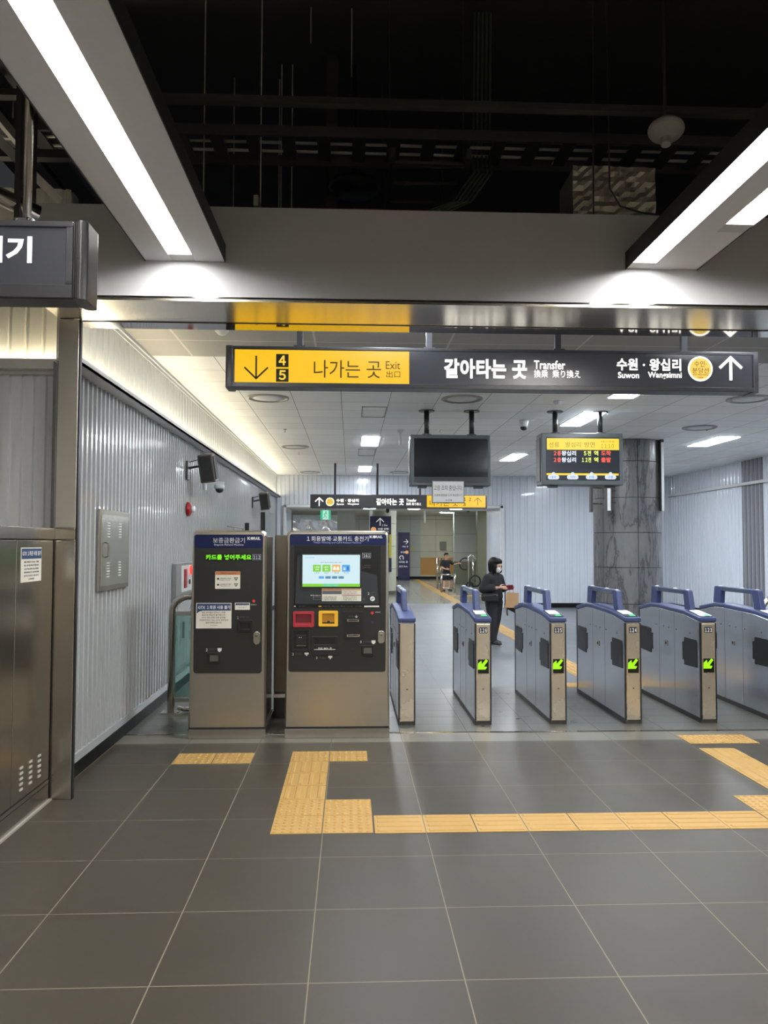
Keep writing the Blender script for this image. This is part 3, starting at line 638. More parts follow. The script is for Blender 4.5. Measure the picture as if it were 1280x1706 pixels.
# ------------------------------------------------------------------ far hanging sign
FY = 17.6
t = thing('far_direction_sign', (1.08, FY, 2.5), 'far hanging dark sign with white transfer lettering and a yellow exit end', 'sign')
b = pbox(517, 825, 812, 846.5, FY)
MB().box(b[0], b[2], FY, FY+.2, b[1], b[3]).build('housing', sign_k, t, bevel=.01)
b2 = pbox(711.5, 826, 809, 845, FY-.005)
MB().box(b2[0], b2[2], FY-.01, FY, b2[1], b2[3]).build('exit_panel', E_yellow, t)['label'] = 'lit yellow exit panel'
Y_ = FY
def ft(s, x0, y0, x1, y1, m=E_white, bold=.03, y=Y_): return text('lettering', s, pbox(x0, y0, x1, y1, y), y, m, t, bold, thick=.004)
c = P(532, 836, 'y', Y_); m_ = MB(); arrow(m_, c.x, c.z, .19, 'up', Y_, w=.12, t=.005, head=.48); m_.build('up_arrow', E_white, t)
line_badge(t, 550, 836, .095, Y_, False)
ft('수원 · 왕십리', 560.5, 831, 598, 836.5); ft('Suwon', 561, 838, 573, 841.5, bold=.015); ft('Wangsimni', 579, 838, 598, 842, bold=.015)
ft('갈아타는 곳', 627, 830.5, 673, 841.5); ft('Transfer', 677, 831, 694, 836, bold=.02); ft('換乘 乘り換え', 677, 837.5, 702, 842, bold=.006)
ft('나가는 곳', 716, 833, 764, 843, ink, 0, Y_-.01); ft('1 2', 773, 829, 785, 834.5, ink, .02, Y_-.01); ft('3', 771, 837, 776, 843, ink, .02, Y_-.01)
c = P(796, 835.5, 'y', Y_); m_ = MB(); arrow(m_, c.x, c.z, .17, 'up', Y_-.01, w=.06, t=.005); m_.build('up_arrow', ink, t)
for px in (558.5, 629, 700): 
    c = P(px, 800, 'y', FY+.1); MB().tube([(c.x, FY+.1, b[3]), (c.x, FY+.1, CZ)], .025, 10).build('hanger_post', sign_k, t)
# green exit sign beyond
EY = 20.9
b = pbox(534, 850, 551, 865.5, EY)
t = thing('emergency_exit_sign', ((b[0]+b[2])/2, EY, b[1]), 'small green emergency exit sign with a running figure under the far sign', 'sign')
MB().box(b[0], b[2], EY, EY+.06, b[1], b[3]).build('housing', glow('exit_pale', (190, 240, 220), .9), t)
g_ = glow('exit_green', (40, 190, 140), .9); w_ = (b[2]-b[0])
MB().box(b[0], b[0]+w_*.22, EY-.004, EY, b[1], b[3]).box(b[2]-w_*.2, b[2], EY-.004, EY, b[1], b[3]).build('green_band', g_, t)
cx = (b[0]+b[2])/2; cz = (b[1]+b[3])/2
m_ = MB().lathe([(.022, EY-.004), (.022, EY), (.001, EY)], (cx+.01, 0, cz+.07), 12, 'y')
for p0, p1 in (((.0, .045), (-.02, -.01)), ((-.02, -.01), (.02, -.04)), ((.02, -.04), (.015, -.09)), ((-.02, -.01), (-.03, -.05)), ((-.03, -.05), (-.06, -.09)), ((.0, .04), (.05, .02)), ((0, .04), (-.05, .01))):
    m_.tube([(cx+p0[0], EY-.002, cz+p0[1]), (cx+p1[0], EY-.002, cz+p1[1])], .009, 6)
m_.build('running_figure', g_, t)
MB().box(cx-.01, cx+.01, EY+.02, EY+.04, b[3], 2.67).build('hanger', sign_k, t)

# ------------------------------------------------------------------ ticket machines
MY = 6.83
def logo(parent, x0, y0, x1, y1, yq):
    w = x1-x0
    o = text('logo', 'K', pbox(x0, y0, x0+w*.25, y1, yq), yq, white_t, parent, .03)
    c = P(x0+w*.36, (y0+y1)/2, 'y', yq); r = .0135*(w/21)
    MB().tube([(c.x+math.cos(a)*r*.75, yq-.001, c.z+math.sin(a)*r*.65) for a in [i*.5236 for i in range(13)]], .0035, 6, cap=False).lathe([(.006, yq), (.006, yq-.002), (.001, yq-.002)], (c.x, 0, c.z+.001), 12, 'y').build('logo', white_t, parent)
    text('logo', 'RAIL', pbox(x0+w*.48, y0, x1, y1, yq), yq, white_t, parent, .03)
def machine_body(t, bx0, bx1, tx0, tx1, depth=.75):
    """steel box leaning in slightly at the top with rounded front corners"""
    r = .042
    def outline(e, s=0):
        # front outline in x, z
        o = [(bx0+e, .10), (bx1-e, .10)]
        for k in range(7):
            a = math.radians(90*k/6); o.append((tx1-e-r+r*math.cos(a), 1.787-e-r+r*math.sin(a)))
        for k in range(7):
            a = math.radians(90+90*k/6); o.append((tx0+e+r+r*math.cos(a), 1.787-e-r+r*math.sin(a)))
        return o
    mb = MB(); A = outline(.012); B = outline(0)
    rings = [[mb.bm.verts.new((x, y, z)) for x, z in O] for O, y in ((A, MY), (B, MY+.014), (B, MY+.10))]
    n = len(A)
    mb._f(rings[0])
    for p, q in zip(rings, rings[1:]):
        for i in range(n): mb._f([p[i], p[(i+1) % n], q[(i+1) % n], q[i]])
    mb._f(rings[-1][::-1])
    mb.build('front_casing', mat('machine_steel', (190, 184, 172), .3, 1, var=.012, scale=10, stretch=(.2, 1, 4)), t)
    MB().box(bx0+.02, bx1-.02, MY+.10, MY+depth, .1, 1.745).build('rear_casing', steel_dark, t, bevel=.01)
    MB().box(bx0, bx1, MY+.002, MY+depth, 0, .083).box(bx0+.01, bx1-.01, MY+.02, MY+depth, .083, .10).build('plinth', steel_dark, t, bevel=.003)
    MB().box(bx0-.002, bx1+.002, MY-.014, MY+.02, .076, .086).build('plinth_trim', steel_mir, t)
    MB().box(bx0+.004, bx1-.004, MY+.004, MY+.03, .086, .101).build('shadow_gap', mat('gap_black', (20, 19, 17), .6), t)
def handle_lock(t, x0, y0, x1, y1):
    b = pbox(x0, y0, x1, y1, MY-.01)
    k = MB().prism(rrect(b[0], b[2], b[1], b[3], .028, 8), 'y', MY-.03, MY-.008).build('lock_handle', steel, t, bevel=.004)
    MB().lathe([(.014, MY-.03), (.014, MY-.036), (.001, MY-.037)], ((b[0]+b[2])/2, 0, b[3]-.035), 14, 'y').build('keyhole', steel_dark, k)
PY_ = MY-.008
def reader(t, px, inner, name='card_slot', flap=True):
    b = pbox(*px, PY_); q = pbox(*inner, PY_)
    k = MB()
    # frame ring with open middle
    for bb in ((b[0], q[0], b[1], b[3]), (q[2], b[2], b[1], b[3]), (q[0], q[2], b[1], q[1]), (q[0], q[2], q[3], b[3])): k.box(bb[0], bb[1], PY_-.012, PY_, bb[2], bb[3])
    ko = k.build(name, mat('slot_black', (20, 20, 21), .4), t, bevel=.002)
    MB().box(q[0], q[2], PY_-.002, PY_, q[1], q[3]).build('flap', mat('flap_grey', (112, 110, 104), .35, .5) if flap else mat('slot_hole', (8, 8, 9), .5), ko)
    return ko
# --- deposit refund machine
t = thing('deposit_refund_machine', (-1.055, MY+.3, 0), 'narrow steel deposit refund machine with a charcoal front, left of the ticket machine', 'refund machine')
machine_body(t, -1.383, -.727, -1.364, -.733)
fp = [P(x, y, 'y', PY_) for x, y in ((322, 1122), (436, 1122), (438.5, 890.5), (324, 890.5))]
def slanted(name, fp, r, m, t, y0, y1, bevel=.0):
    pts = []; n = len(fp)
    V = [Vector((p.x, p.z)) for p in fp]
    for i in range(n):
        a, b, c = V[i-1], V[i], V[(i+1) % n]; u = (a-b).normalized()*r; w = (c-b).normalized()*r
        for k in range(6):
            s = k/5; pts.append(tuple((b+u)*(1-s)**2 + b*2*s*(1-s) + (b+w)*s**2))
    return MB().prism(pts, 'y', y0, y1).build(name, m, t, bevel=bevel)
slanted('front_panel', fp, .03, charc, t, PY_, MY+.004)
hb = [P(x, y, 'y', PY_) for x, y in ((323.8, 913), (438.2, 913), (438.4, 891), (324, 891))]
hd = slanted('header', hb, .02, blue_p, t, PY_-.001, PY_); HY = PY_-.001
text('lettering', '보증금환급기', pbox(355, 896, 408, 904.5, HY), HY, white_t, hd, .0)
text('lettering', 'Deposit Refund Machine', pbox(357, 906, 406, 909.8, HY), HY, white_t, hd)
logo(hd, 412.5, 894.5, 434, 899.5, HY)
bb = pbox(342, 922.5, 419.5, 934.5, PY_)
ld = MB().box(bb[0], bb[2], PY_-.001, PY_, bb[1], bb[3]).build('led_display', mat('led_black', (16, 18, 16), .3), t)
text('lettering', '카드를 넣어주세요', pbox(343, 924, 419, 932.5, PY_-.001), PY_-.001, E_green, ld, .025)
bb = pbox(420.5, 923.5, 435, 933, PY_)
npl = MB().box(bb[0], bb[2], PY_-.002, PY_, bb[1], bb[3]).build('number_plate', mat('pale_edge', (150, 155, 175), .5), t)
bb = pbox(421.2, 924.2, 434.3, 932.3, PY_); MB().box(bb[0], bb[2], PY_-.003, PY_-.002, bb[1], bb[3]).build('plate_face', mat('deep_navy', (24, 28, 58), .5), npl)
text('lettering', '212', pbox(422, 925.5, 433.6, 931.2, PY_-.003), PY_-.003, white_t, npl, .02)
def guide_card(t, px, headh, lines):
    b = pbox(*px, PY_); k = MB().prism(rrect(b[0], b[2], b[1], b[3], .006), 'y', PY_-.003, PY_).build('guide_card', cream_p, t)
    MB().box(b[0]+.001, b[2]-.001, PY_-.0035, PY_-.003, b[3]-headh, b[3]-.001).build('card_heading', orange_p, k)
    return k
k = guide_card(t, (358.5, 952, 400.5, 981), .03, 3); Yk = PY_-.003
text('lettering', '이용안내 Information', pbox(368, 953.6, 394, 956, Yk), Yk-.0005, dark_t, k)
for y0, s1, s2 in ((962.5, '보증금환급 카드를', 'Insert card'), (972.5, '보증금을 받으세요', 'Take deposit')):
    text('lettering', s1, pbox(366.5, y0, 385, y0+2, Yk), Yk, dark_t, k); text('lettering', s2, pbox(366.5, y0+3, 383, y0+4.6, Yk), Yk, dark_t, k)
    c = P(363.4, y0+1.7, 'y', Yk); MB().lathe([(.009, Yk), (.009, Yk-.001), (.001, Yk-.001)], (c.x, 0, c.z), 14, 'y').build('number_dot', dark_t, k)
    c = P(393.5, y0+2, 'y', Yk); m_ = MB()
    for dx in (-.014, 0, .014): m_.tube([(c.x+dx, Yk-.001, c.z+.01), (c.x+dx*.2, Yk-.001, c.z-.012)], .0022, 5)
    m_.tube([(c.x-.018, Yk-.001, c.z+.012), (c.x+.018, Yk-.001, c.z+.012)], .002, 5); m_.build('pictogram', dark_t, k)
# taped notice on the machine
def front_sheet(px, label, rows, head, hf=.3):
    b = pbox(*px, PY_-.001); yy = PY_-.001
    t2 = thing('notice_sheet', ((b[0]+b[2])/2, yy, b[1]), label, 'notice')
    MB().box(b[0], b[2], yy-.002, yy, b[1], b[3]).build('sheet', cream_p, t2)
    h = b[3]-b[1]; w = b[2]-b[0]
    pts = [(b[0]+.006, b[3]-.005), (b[2]-.006, b[3]-.005), (b[2]-.006, b[3]-h*hf), (b[0]+w*.2, b[3]-h*hf), (b[0]+w*.1, b[3]-h*(hf+.03)), (b[0]+.006, b[3]-h*(hf+.11))]
    MB().prism(pts, 'y', yy-.003, yy-.002).build('heading_band', MATS['slate_blue_print'], t2)
    if head: text('lettering', head, (b[0]+w*.06, b[3]-h*.24, b[2]-w*.03, b[3]-h*.10), yy-.003, white_t, t2, .02)
    n = len(rows)
    for i, (r, ww) in enumerate(rows):
        zc = b[3]-h*(hf+.07+(.97-hf-.06)*i/(n)); hh = .026*h*(1.25 if n > 3 else 2)
        if i == n-1 and n > 3: hh *= .6
        text('lettering', r, ((b[0]+b[2])/2-w*ww/2, zc-hh, (b[0]+b[2])/2+w*ww/2, zc+hh), yy-.002, dark_t, t2)
front_sheet((326.5, 1004.5, 386, 1047), 'large white notice with dark blue heading on the refund machine', list(zip(ROWS, (.66, .66, .66, .82, .45, .2))), 'GTX 1회권 사용 불가')
front_sheet((391.5, 1004, 416.5, 1016), 'small white notice at the upper right of the larger notice', [('GTX 카드', .6), ('환급 불가', .5)], None, .32)
c = P(423, 1001.3, 'y', PY_); MB().lathe([(.012, PY_), (.012, PY_-.006), (.001, PY_-.007)], (c.x, 0, c.z), 16, 'y').build('indicator_lamp', glow('lamp_red', (230, 60, 60), .7), t)
text('lettering', '장애표시', pbox(418, 1006.3, 427, 1008.5, PY_), PY_, white_t, t)
text('lettering', '1', pbox(395.5, 1027, 397.5, 1031, PY_), PY_, white_t, t, .02); text('lettering', '카드 넣는 곳 Card', pbox(400, 1026.5, 415, 1029, PY_), PY_, MATS['grey_print'], t)
reader(t, (395.5, 1033, 421, 1053), (401, 1038, 417, 1048), 'card_inlet', False)
text('lettering', '2', pbox(343, 1080.5, 346, 1085, PY_), PY_, white_t, t, .02); text('lettering', '보증금 받는 곳', pbox(348, 1080, 360, 1083.5, PY_), PY_, MATS['grey_print'], t)
c = P(366, 1083, 'y', PY_); MB().prism([(c.x-.018, c.z+.016), (c.x+.018, c.z+.016), (c.x+.016, c.z-.006), (c.x, c.z-.018), (c.x-.016, c.z-.006)][::-1], 'y', PY_-.001, PY_).build('pictogram', white_t, t)
reader(t, (346, 1087.5, 366.5, 1106.5), (349.5, 1091, 364, 1101.5), 'coin_tray')
handle_lock(t, 422.5, 1051.5, 434, 1073.5)

# --- ticket vending machine
t = thing('ticket_vending_machine', (-.11, MY+.3, 0), 'wide steel ticket vending machine with a lit touch screen', 'ticket machine')
machine_body(t, -.561, .341, -.552, .328)
fp = [P(x, y, 'y', PY_) for x, y in ((480.5, 1119.5), (642.5, 1119.5), (644, 890), (482.5, 890))]
slanted('front_panel', fp, .025, charc, t, PY_, MY+.004)
hb = [P(x, y, 'y', PY_) for x, y in ((483, 908), (643.2, 908), (643.5, 890.5), (483, 890.5))]
hd = slanted('header', hb, .015, blue_p, t, PY_-.001, PY_)
text('lettering', '1회용발매·교통카드 충전기', pbox(511.5, 893.5, 614, 901.5, HY), HY, white_t, hd, .0)
text('lettering', 'Ticket Vending and Card Reload Machine', pbox(522, 902.5, 602, 906, HY), HY, mat('pale_blue_print', (150, 165, 200), .5), hd)
logo(hd, 616, 892.3, 637.5, 896.5, HY)
# recessed upper bay: dark hood frame with a sloping shelf
b = pbox(490, 909.5, 634.5, 1012, PY_)
bay = MB().box(b[0], b[2], PY_-.003, PY_-.0, b[1], b[3]).build('screen_bay', mat('bay_black', (22, 25, 28), .18), t)
pl = [P(x, y, 'y', PY_-.003) for x, y in ((492, 1006), (631, 1006), (628, 958), (496, 925))]
slanted('bay_slope', pl, .01, mat('bay_slope_grey', (50, 54, 58), .25), bay, PY_-.004, PY_-.003)
b = pbox(501, 922.5, 602.5, 979.5, PY_-.006)
MB().prism(rrect(b[0], b[2], b[1], b[3], .012), 'y', PY_-.012, PY_-.004).build('screen_bezel', black_m, bay)
SYY = PY_-.012
b = pbox(504, 924.5, 600, 977.5, SYY)
scr = MB().box(b[0], b[2], SYY-.001, SYY, b[1], b[3]).build('touch_screen', E_pale, t); S1 = SYY-.001
def sbox(px, m, nm='screen_button', r=.004):
    b = pbox(*px, S1); return MB().prism(rrect(b[0], b[2], b[1], b[3], r), 'y', S1-.001, S1).build(nm, m, scr)
gb = glow('ui_green', (130, 214, 50), .95); ob = glow('ui_orange', (245, 180, 70), .95); bb_ = glow('ui_blue', (90, 170, 235), .95); db = glow('ui_slate', (80, 140, 170), .9)
b = pbox(504, 972.5, 600, 977.5, S1); MB().box(b[0], b[2], S1-.001, S1, b[1], b[3]).build('screen_footer', gb, scr)
b = pbox(538, 973.3, 565, 976.5, S1); MB().box(b[0], b[2], S1-.002, S1-.001, b[1], b[3]).build('footer_tab', glow('ui_teal', (110, 215, 180), .95), scr)
for x, m in ((521.5, gb), (537.3, gb), (553.7, ob), (570, bb_)): sbox((x, 941, x+13.3, 952.5), m)
wt = glow('ui_white', (250, 252, 250), .98); ti = glow('ui_ink', (70, 96, 120), .5)
for x, a, c2 in ((521.5, '1회권', '구매'), (537.3, '교통카드', '충전')):
    text('lettering', a, pbox(x+2.5, 943.5, x+10.8, 946.2, S1-.001), S1-.001, wt, scr, .02); text('lettering', c2, pbox(x+4, 947.5, x+9.5, 950.5, S1-.001), S1-.001, wt, scr, .02)
for dx in (-2.8, 2.8):
    c = P(560.3+dx, 945, 'y', S1); m_ = MB().lathe([(.009, S1-.001), (.009, S1-.002), (.001, S1-.002)], (c.x, 0, c.z), 12, 'y').box(c.x-.012, c.x+.012, S1-.002, S1-.001, c.z-.025, c.z-.006); m_.build('screen_icon', wt, scr)
sbox((578, 943.5, 581.6, 950), glow('ui_deepblue', (40, 110, 210), .9), 'screen_icon'); sbox((572.5, 945, 576.3, 950), wt, 'screen_icon')
for x, s in ((524, '1회권'), (540, '교통카드'), (557, '유료'), (573, '영수증')): text('lettering', s, pbox(x, 953.5, x+8, 955.5, S1), S1, ti, scr)
for i, x in enumerate((531.2, 542.3, 553.3, 564)): sbox((x, 960, x+9, 964), bb_ if i == 0 else db)
text('lettering', '교통카드 충전 또는 원하시는 버튼을 누르세요', pbox(534, 936, 569, 938, S1), S1, ti, scr)
text('lettering', '수도권전철', pbox(508, 928.3, 524, 930, S1), S1, bb_, scr)
# printed details round the screen
def plabel(px, s, m=white_t, par=None, bold=.01, yq=PY_-.004): text('lettering', s, pbox(*px, yq), yq, m, par or t, bold)
for px in ((604, 921.5, 618, 930),):
    b = pbox(*px, PY_-.003); nk = MB().box(b[0], b[2], PY_-.0045, PY_-.003, b[1], b[3]).build('number_plate', MATS['pale_edge'], t)
    b = pbox(604.6, 922.1, 617.4, 929.4, PY_-.0045); MB().box(b[0], b[2], PY_-.005, PY_-.0045, b[1], b[3]).build('plate_face', MATS['bay_black'], nk)
    plabel((606, 923.3, 616.3, 928.3), '161', white_t, nk, .01, PY_-.005)
gp = MATS['grey_print']
plabel((607, 941, 618, 943.2), '지폐투입구', gp); plabel((607, 944.5, 618, 946), 'Bill Slot', gp); plabel((604.5, 943, 606, 947.5), '1', gp)
plabel((617, 986.5, 627, 988.5), '교통카드', gp); plabel((617, 990, 627, 991.5), 'Card', gp); plabel((613, 987, 615.5, 991), '2', white_t)
c = P(620.8, 997.5, 'y', PY_-.004); MB().lathe([(.021, PY_-.004), (.021, PY_-.006), (.001, PY_-.006)], (c.x, 0, c.z), 20, 'y').build('card_reader_mark', white_t, t)
MB().tube([(c.x-.01, PY_-.0065, c.z-.008), (c.x, PY_-.0065, c.z+.003), (c.x+.012, PY_-.0065, c.z+.006)], .0035, 6).build('card_reader_mark', dark_t, t)
b = pbox(536.5, 980.5, 602, 1001.5, PY_-.004)
k = MB().box(b[0], b[2], PY_-.006, PY_-.004, b[1], b[3]).build('instruction_card', cream_p, t); Yk = PY_-.006
for px, m in (((537, 981, 569.5, 983.5), orange_p), ((570, 981, 601.5, 983.5), mat('tan_print', (220, 176, 130), .6)), ((537, 984, 569.5, 990), mat('slate_print', (92, 92, 98), .6)), ((570, 991, 601.5, 992), red_p)):
    b = pbox(*px, Yk); MB().box(b[0], b[2], Yk-.0005, Yk, b[1], b[3]).build('card_band', m, k)
for x0, y0, s in ((539, 993.5, '1회용 교통카드 구입'), (539, 996, '우대용 교통카드'), (539, 998.6, '교통카드 충전하기'), (572, 985.3, '단체권 구매는 역무실'), (572, 988, '사용 가능 지폐 안내'), (572, 993.5, '보증금 500원 환급'), (572, 996, '영수증 출력 안내'), (572, 998.6, '이용 문의 안내')):
    plabel((x0, y0, x0+22, y0+1.5), s, dark_t, k, 0, Yk)
b = pbox(521.5, 994, 535, 999.5, PY_-.004); k = MB().box(b[0], b[2], PY_-.006, PY_-.004, b[1], b[3]).build('receipt_slot', gp, t)
b = pbox(523, 995.2, 533.5, 998.3, PY_-.006); MB().box(b[0], b[2], PY_-.0065, PY_-.006, b[1], b[3]).build('slot_opening', MATS['slot_hole'], k)
plabel((517.5, 991, 534, 993), '영수증 나오는 곳'); 
for x0, x1, s, m in ((490, 493, '—', white_t), (497, 509, '지폐 동전', gp), (531, 536, '—', yel_p), (538, 551, '사용가능', gp), (553, 575, 'Coin Bill', gp), (578, 588, '500 100', gp), (592, 603, '지폐', gp)): 
    plabel((x0, 1009.4, x1, 1011), s, m)
b = pbox(607, 1009, 632, 1011.6, PY_-.004); MB().box(b[0], b[2], PY_-.005, PY_-.004, b[1], b[3]).build('white_sticker', white_t, t)
def tray(px, inner, m, m2, nm, lip=.02):
    b = pbox(*px, PY_); q = pbox(*inner, PY_)
    n = 5; O = rrect(b[0], b[2], b[1], b[3], .012); I = rrect(q[0], q[2], q[1], q[3], .004)
    mb = MB(); fr = [[mb.bm.verts.new((x, y, z)) for x, z in pr] for pr, y in ((O, PY_), (O, PY_-lip), (I, PY_-lip), (I, PY_-.001))]
    for a, c in zip(fr, fr[1:]):
        for i in range(len(a)): mb._f([a[i], a[(i+1) % len(a)], c[(i+1) % len(a)], c[i]])
    ko = mb.build(nm, m, t, bevel=.002)
    MB().box(q[0], q[2], PY_-.002, PY_-.0005, q[1], q[3]).build('tray_back', m2, ko); return ko, q
k, q = tray((488.5, 1018.5, 523.5, 1044.5), (492.5, 1023, 519, 1040), red_p, mat('deep_red', (110, 24, 34), .5), 'change_tray')
k['label'] = 'red framed change tray'
MB().box(q[0], q[2], PY_-.016, PY_-.002, q[1], q[1]+.012).build('tray_lip', red_p, k)
k, q = tray((531, 1017.5, 563.5, 1043.5), (537, 1022, 557.5, 1039), yel_p, mat('deep_amber', (176, 124, 26), .5), 'ticket_tray')
k['label'] = 'yellow framed ticket tray'
c = P(547.5, 1036.5, 'y', PY_); MB().lathe([(.013, PY_-.003), (.013, PY_-.002)], (c.x, 0, c.z), 14, 'y').box(q[0], q[2], PY_-.004, PY_-.002, q[1], q[1]+.012).build('finger_notch', MATS['slot_hole'], k)
k, q = tray((485.5, 1047.5, 516, 1085), (489, 1051, 513, 1081.5), black_m, MATS['slot_hole'], 'coin_inlet', .012)
b = pbox(494, 1058, 510, 1075.5, PY_-.006); MB().box(b[0], b[2], PY_-.011, PY_-.002, b[1], b[3]).build('inlet_block', mat('inlet_black', (34, 36, 38), .3), k)
b = pbox(494, 1075, 510, 1076.3, PY_-.01); MB().box(b[0], b[2], PY_-.014, PY_-.004, b[1], b[3]).build('inlet_lip', steel_dark, k)
for x in (499, 502): 
    c = P(x, 1062, 'y', PY_-.011); MB().lathe([(.004, PY_-.012), (.004, PY_-.011)], (c.x, 0, c.z), 8, 'y').build('rivet', white_t, k)
k, q = tray((520, 1060, 563, 1091.5), (524, 1063, 558, 1074), black_m, MATS['slot_hole'], 'card_loader', .012)
plabel((530, 1078.5, 553, 1082), '카드 놓는 곳', white_t, k, .02, PY_-.0125); b = pbox(523.5, 1081.5, 559, 1082.6, PY_-.012); MB().box(b[0], b[2], PY_-.013, PY_-.012, b[1], b[3]).build('loader_line', white_t, k)
b = pbox(571, 1019, 605.5, 1065, PY_); k = MB().prism(rrect(b[0], b[2], b[1], b[3], .006), 'y', PY_-.008, PY_).build('bill_unit', MATS['slot_black'], t)
for px in ((578.5, 1031.5, 598.5, 1036), (578, 1056.8, 599.5, 1061)):
    b = pbox(*px, PY_-.008); kk = MB().prism(rrect(b[0], b[2], b[1], b[3], .003), 'y', PY_-.02, PY_-.008).build('bill_slot', steel, k, bevel=.002)
    b = pbox(px[0]+2, px[1]+1.3, px[2]-2, px[3]-1.2, PY_-.02); MB().box(b[0], b[2], PY_-.0208, PY_-.02, b[1], b[3]).build('slot_opening', MATS['slot_hole'], kk)
plabel((580, 1025.5, 590, 1028.5), '지폐 투입', gp, k, 0, PY_-.008)
c = P(594, 1027, 'y', PY_-.008); m_ = MB(); arrow(m_, c.x, c.z, .022, 'down', PY_-.008, w=.2); m_.build('pictogram', white_t, k)
c = P(620.5, 1021.3, 'y', PY_); MB().lathe([(.012, PY_), (.012, PY_-.006), (.001, PY_-.007)], (c.x, 0, c.z), 16, 'y').build('indicator_lamp', MATS['lamp_red'], t)
plabel((625.5, 1018.8, 634, 1020.8), '장애표시', white_t, None, 0, PY_)
c = P(620.5, 1037, 'y', PY_); MB().lathe([(.011, PY_), (.011, PY_-.003), (.001, PY_-.003)], (c.x, 0, c.z), 16, 'y').build('blue_button', mat('dim_blue', (46, 44, 84), .4), t)
reader(t, (602.5, 1075.5, 622.5, 1093), (606, 1078.5, 620, 1088), 'coin_tray')
plabel((600, 1067.5, 602.5, 1071.5), '3', white_t, None, .01, PY_); plabel((605, 1067.5, 618, 1070.5), '동전 반환', gp, None, 0, PY_)
c = P(622.5, 1070, 'y', PY_); MB().prism([(c.x-.018, c.z+.016), (c.x+.018, c.z+.016), (c.x+.016, c.z-.006), (c.x, c.z-.018), (c.x-.016, c.z-.006)][::-1], 'y', PY_-.001, PY_).build('pictogram', white_t, t)
plabel((487, 1088, 489.5, 1092), '3', white_t, None, .01, PY_); plabel((492.5, 1087.5, 504, 1091.5), '동전 투입구', gp, None, 0, PY_)
plabel((526.5, 1094, 529, 1098), '3', white_t, None, .01, PY_); plabel((532, 1094, 544, 1098), '카드 놓는 곳', gp, None, 0, PY_)
for x, y in ((511, 1090), (550.5, 1095.5)):
    c = P(x, y, 'y', PY_); m_ = MB().prism(rrect(c.x-.018, c.x+.018, c.z-.002, c.z+.014, .004), 'y', PY_-.001, PY_); m_.prism([(c.x-.01, c.z-.004), (c.x, c.z-.016), (c.x+.01, c.z-.004)], 'y', PY_-.001, PY_); m_.build('pictogram', white_t, t)
b = pbox(585.5, 1083.8, 591.5, 1085.8, PY_); MB().box(b[0], b[2], PY_-.001, PY_, b[1], b[3]).build('small_slot', MATS['slot_hole'], t)
handle_lock(t, 629.5, 1050, 641, 1072)
for x, z in ((-.545, .03), (-.11, .03), (.325, .03), (-.11, .06), (-.545, .065), (.325, .065)):
    MB().lathe([(.004, MY+.002), (.004, MY-.001)], (x, 0, z), 8, 'y').build('screw', steel_mir, t)
# steel infill between and behind the machines
t = thing('steel_infill_panel', (-.64, 7.9, 0), 'dark steel infill panel standing in the gap between the two machines', 'panel')
MB().box(-.735, -.545, 7.62, 7.75, .24, 1.755).build('panel', mat('bronze_steel', (110, 103, 92), .3, 1, var=.02), t, bevel=.01)
MB().box(-.735, -.545, 7.60, 7.76, .2, .235).build('bottom_rail', steel, t)
MB().box(-.735, -.545, 7.64, 7.75, 0, .2).build('kick_plate', mat('kick_dark', (60, 57, 52), .4, .6), t)

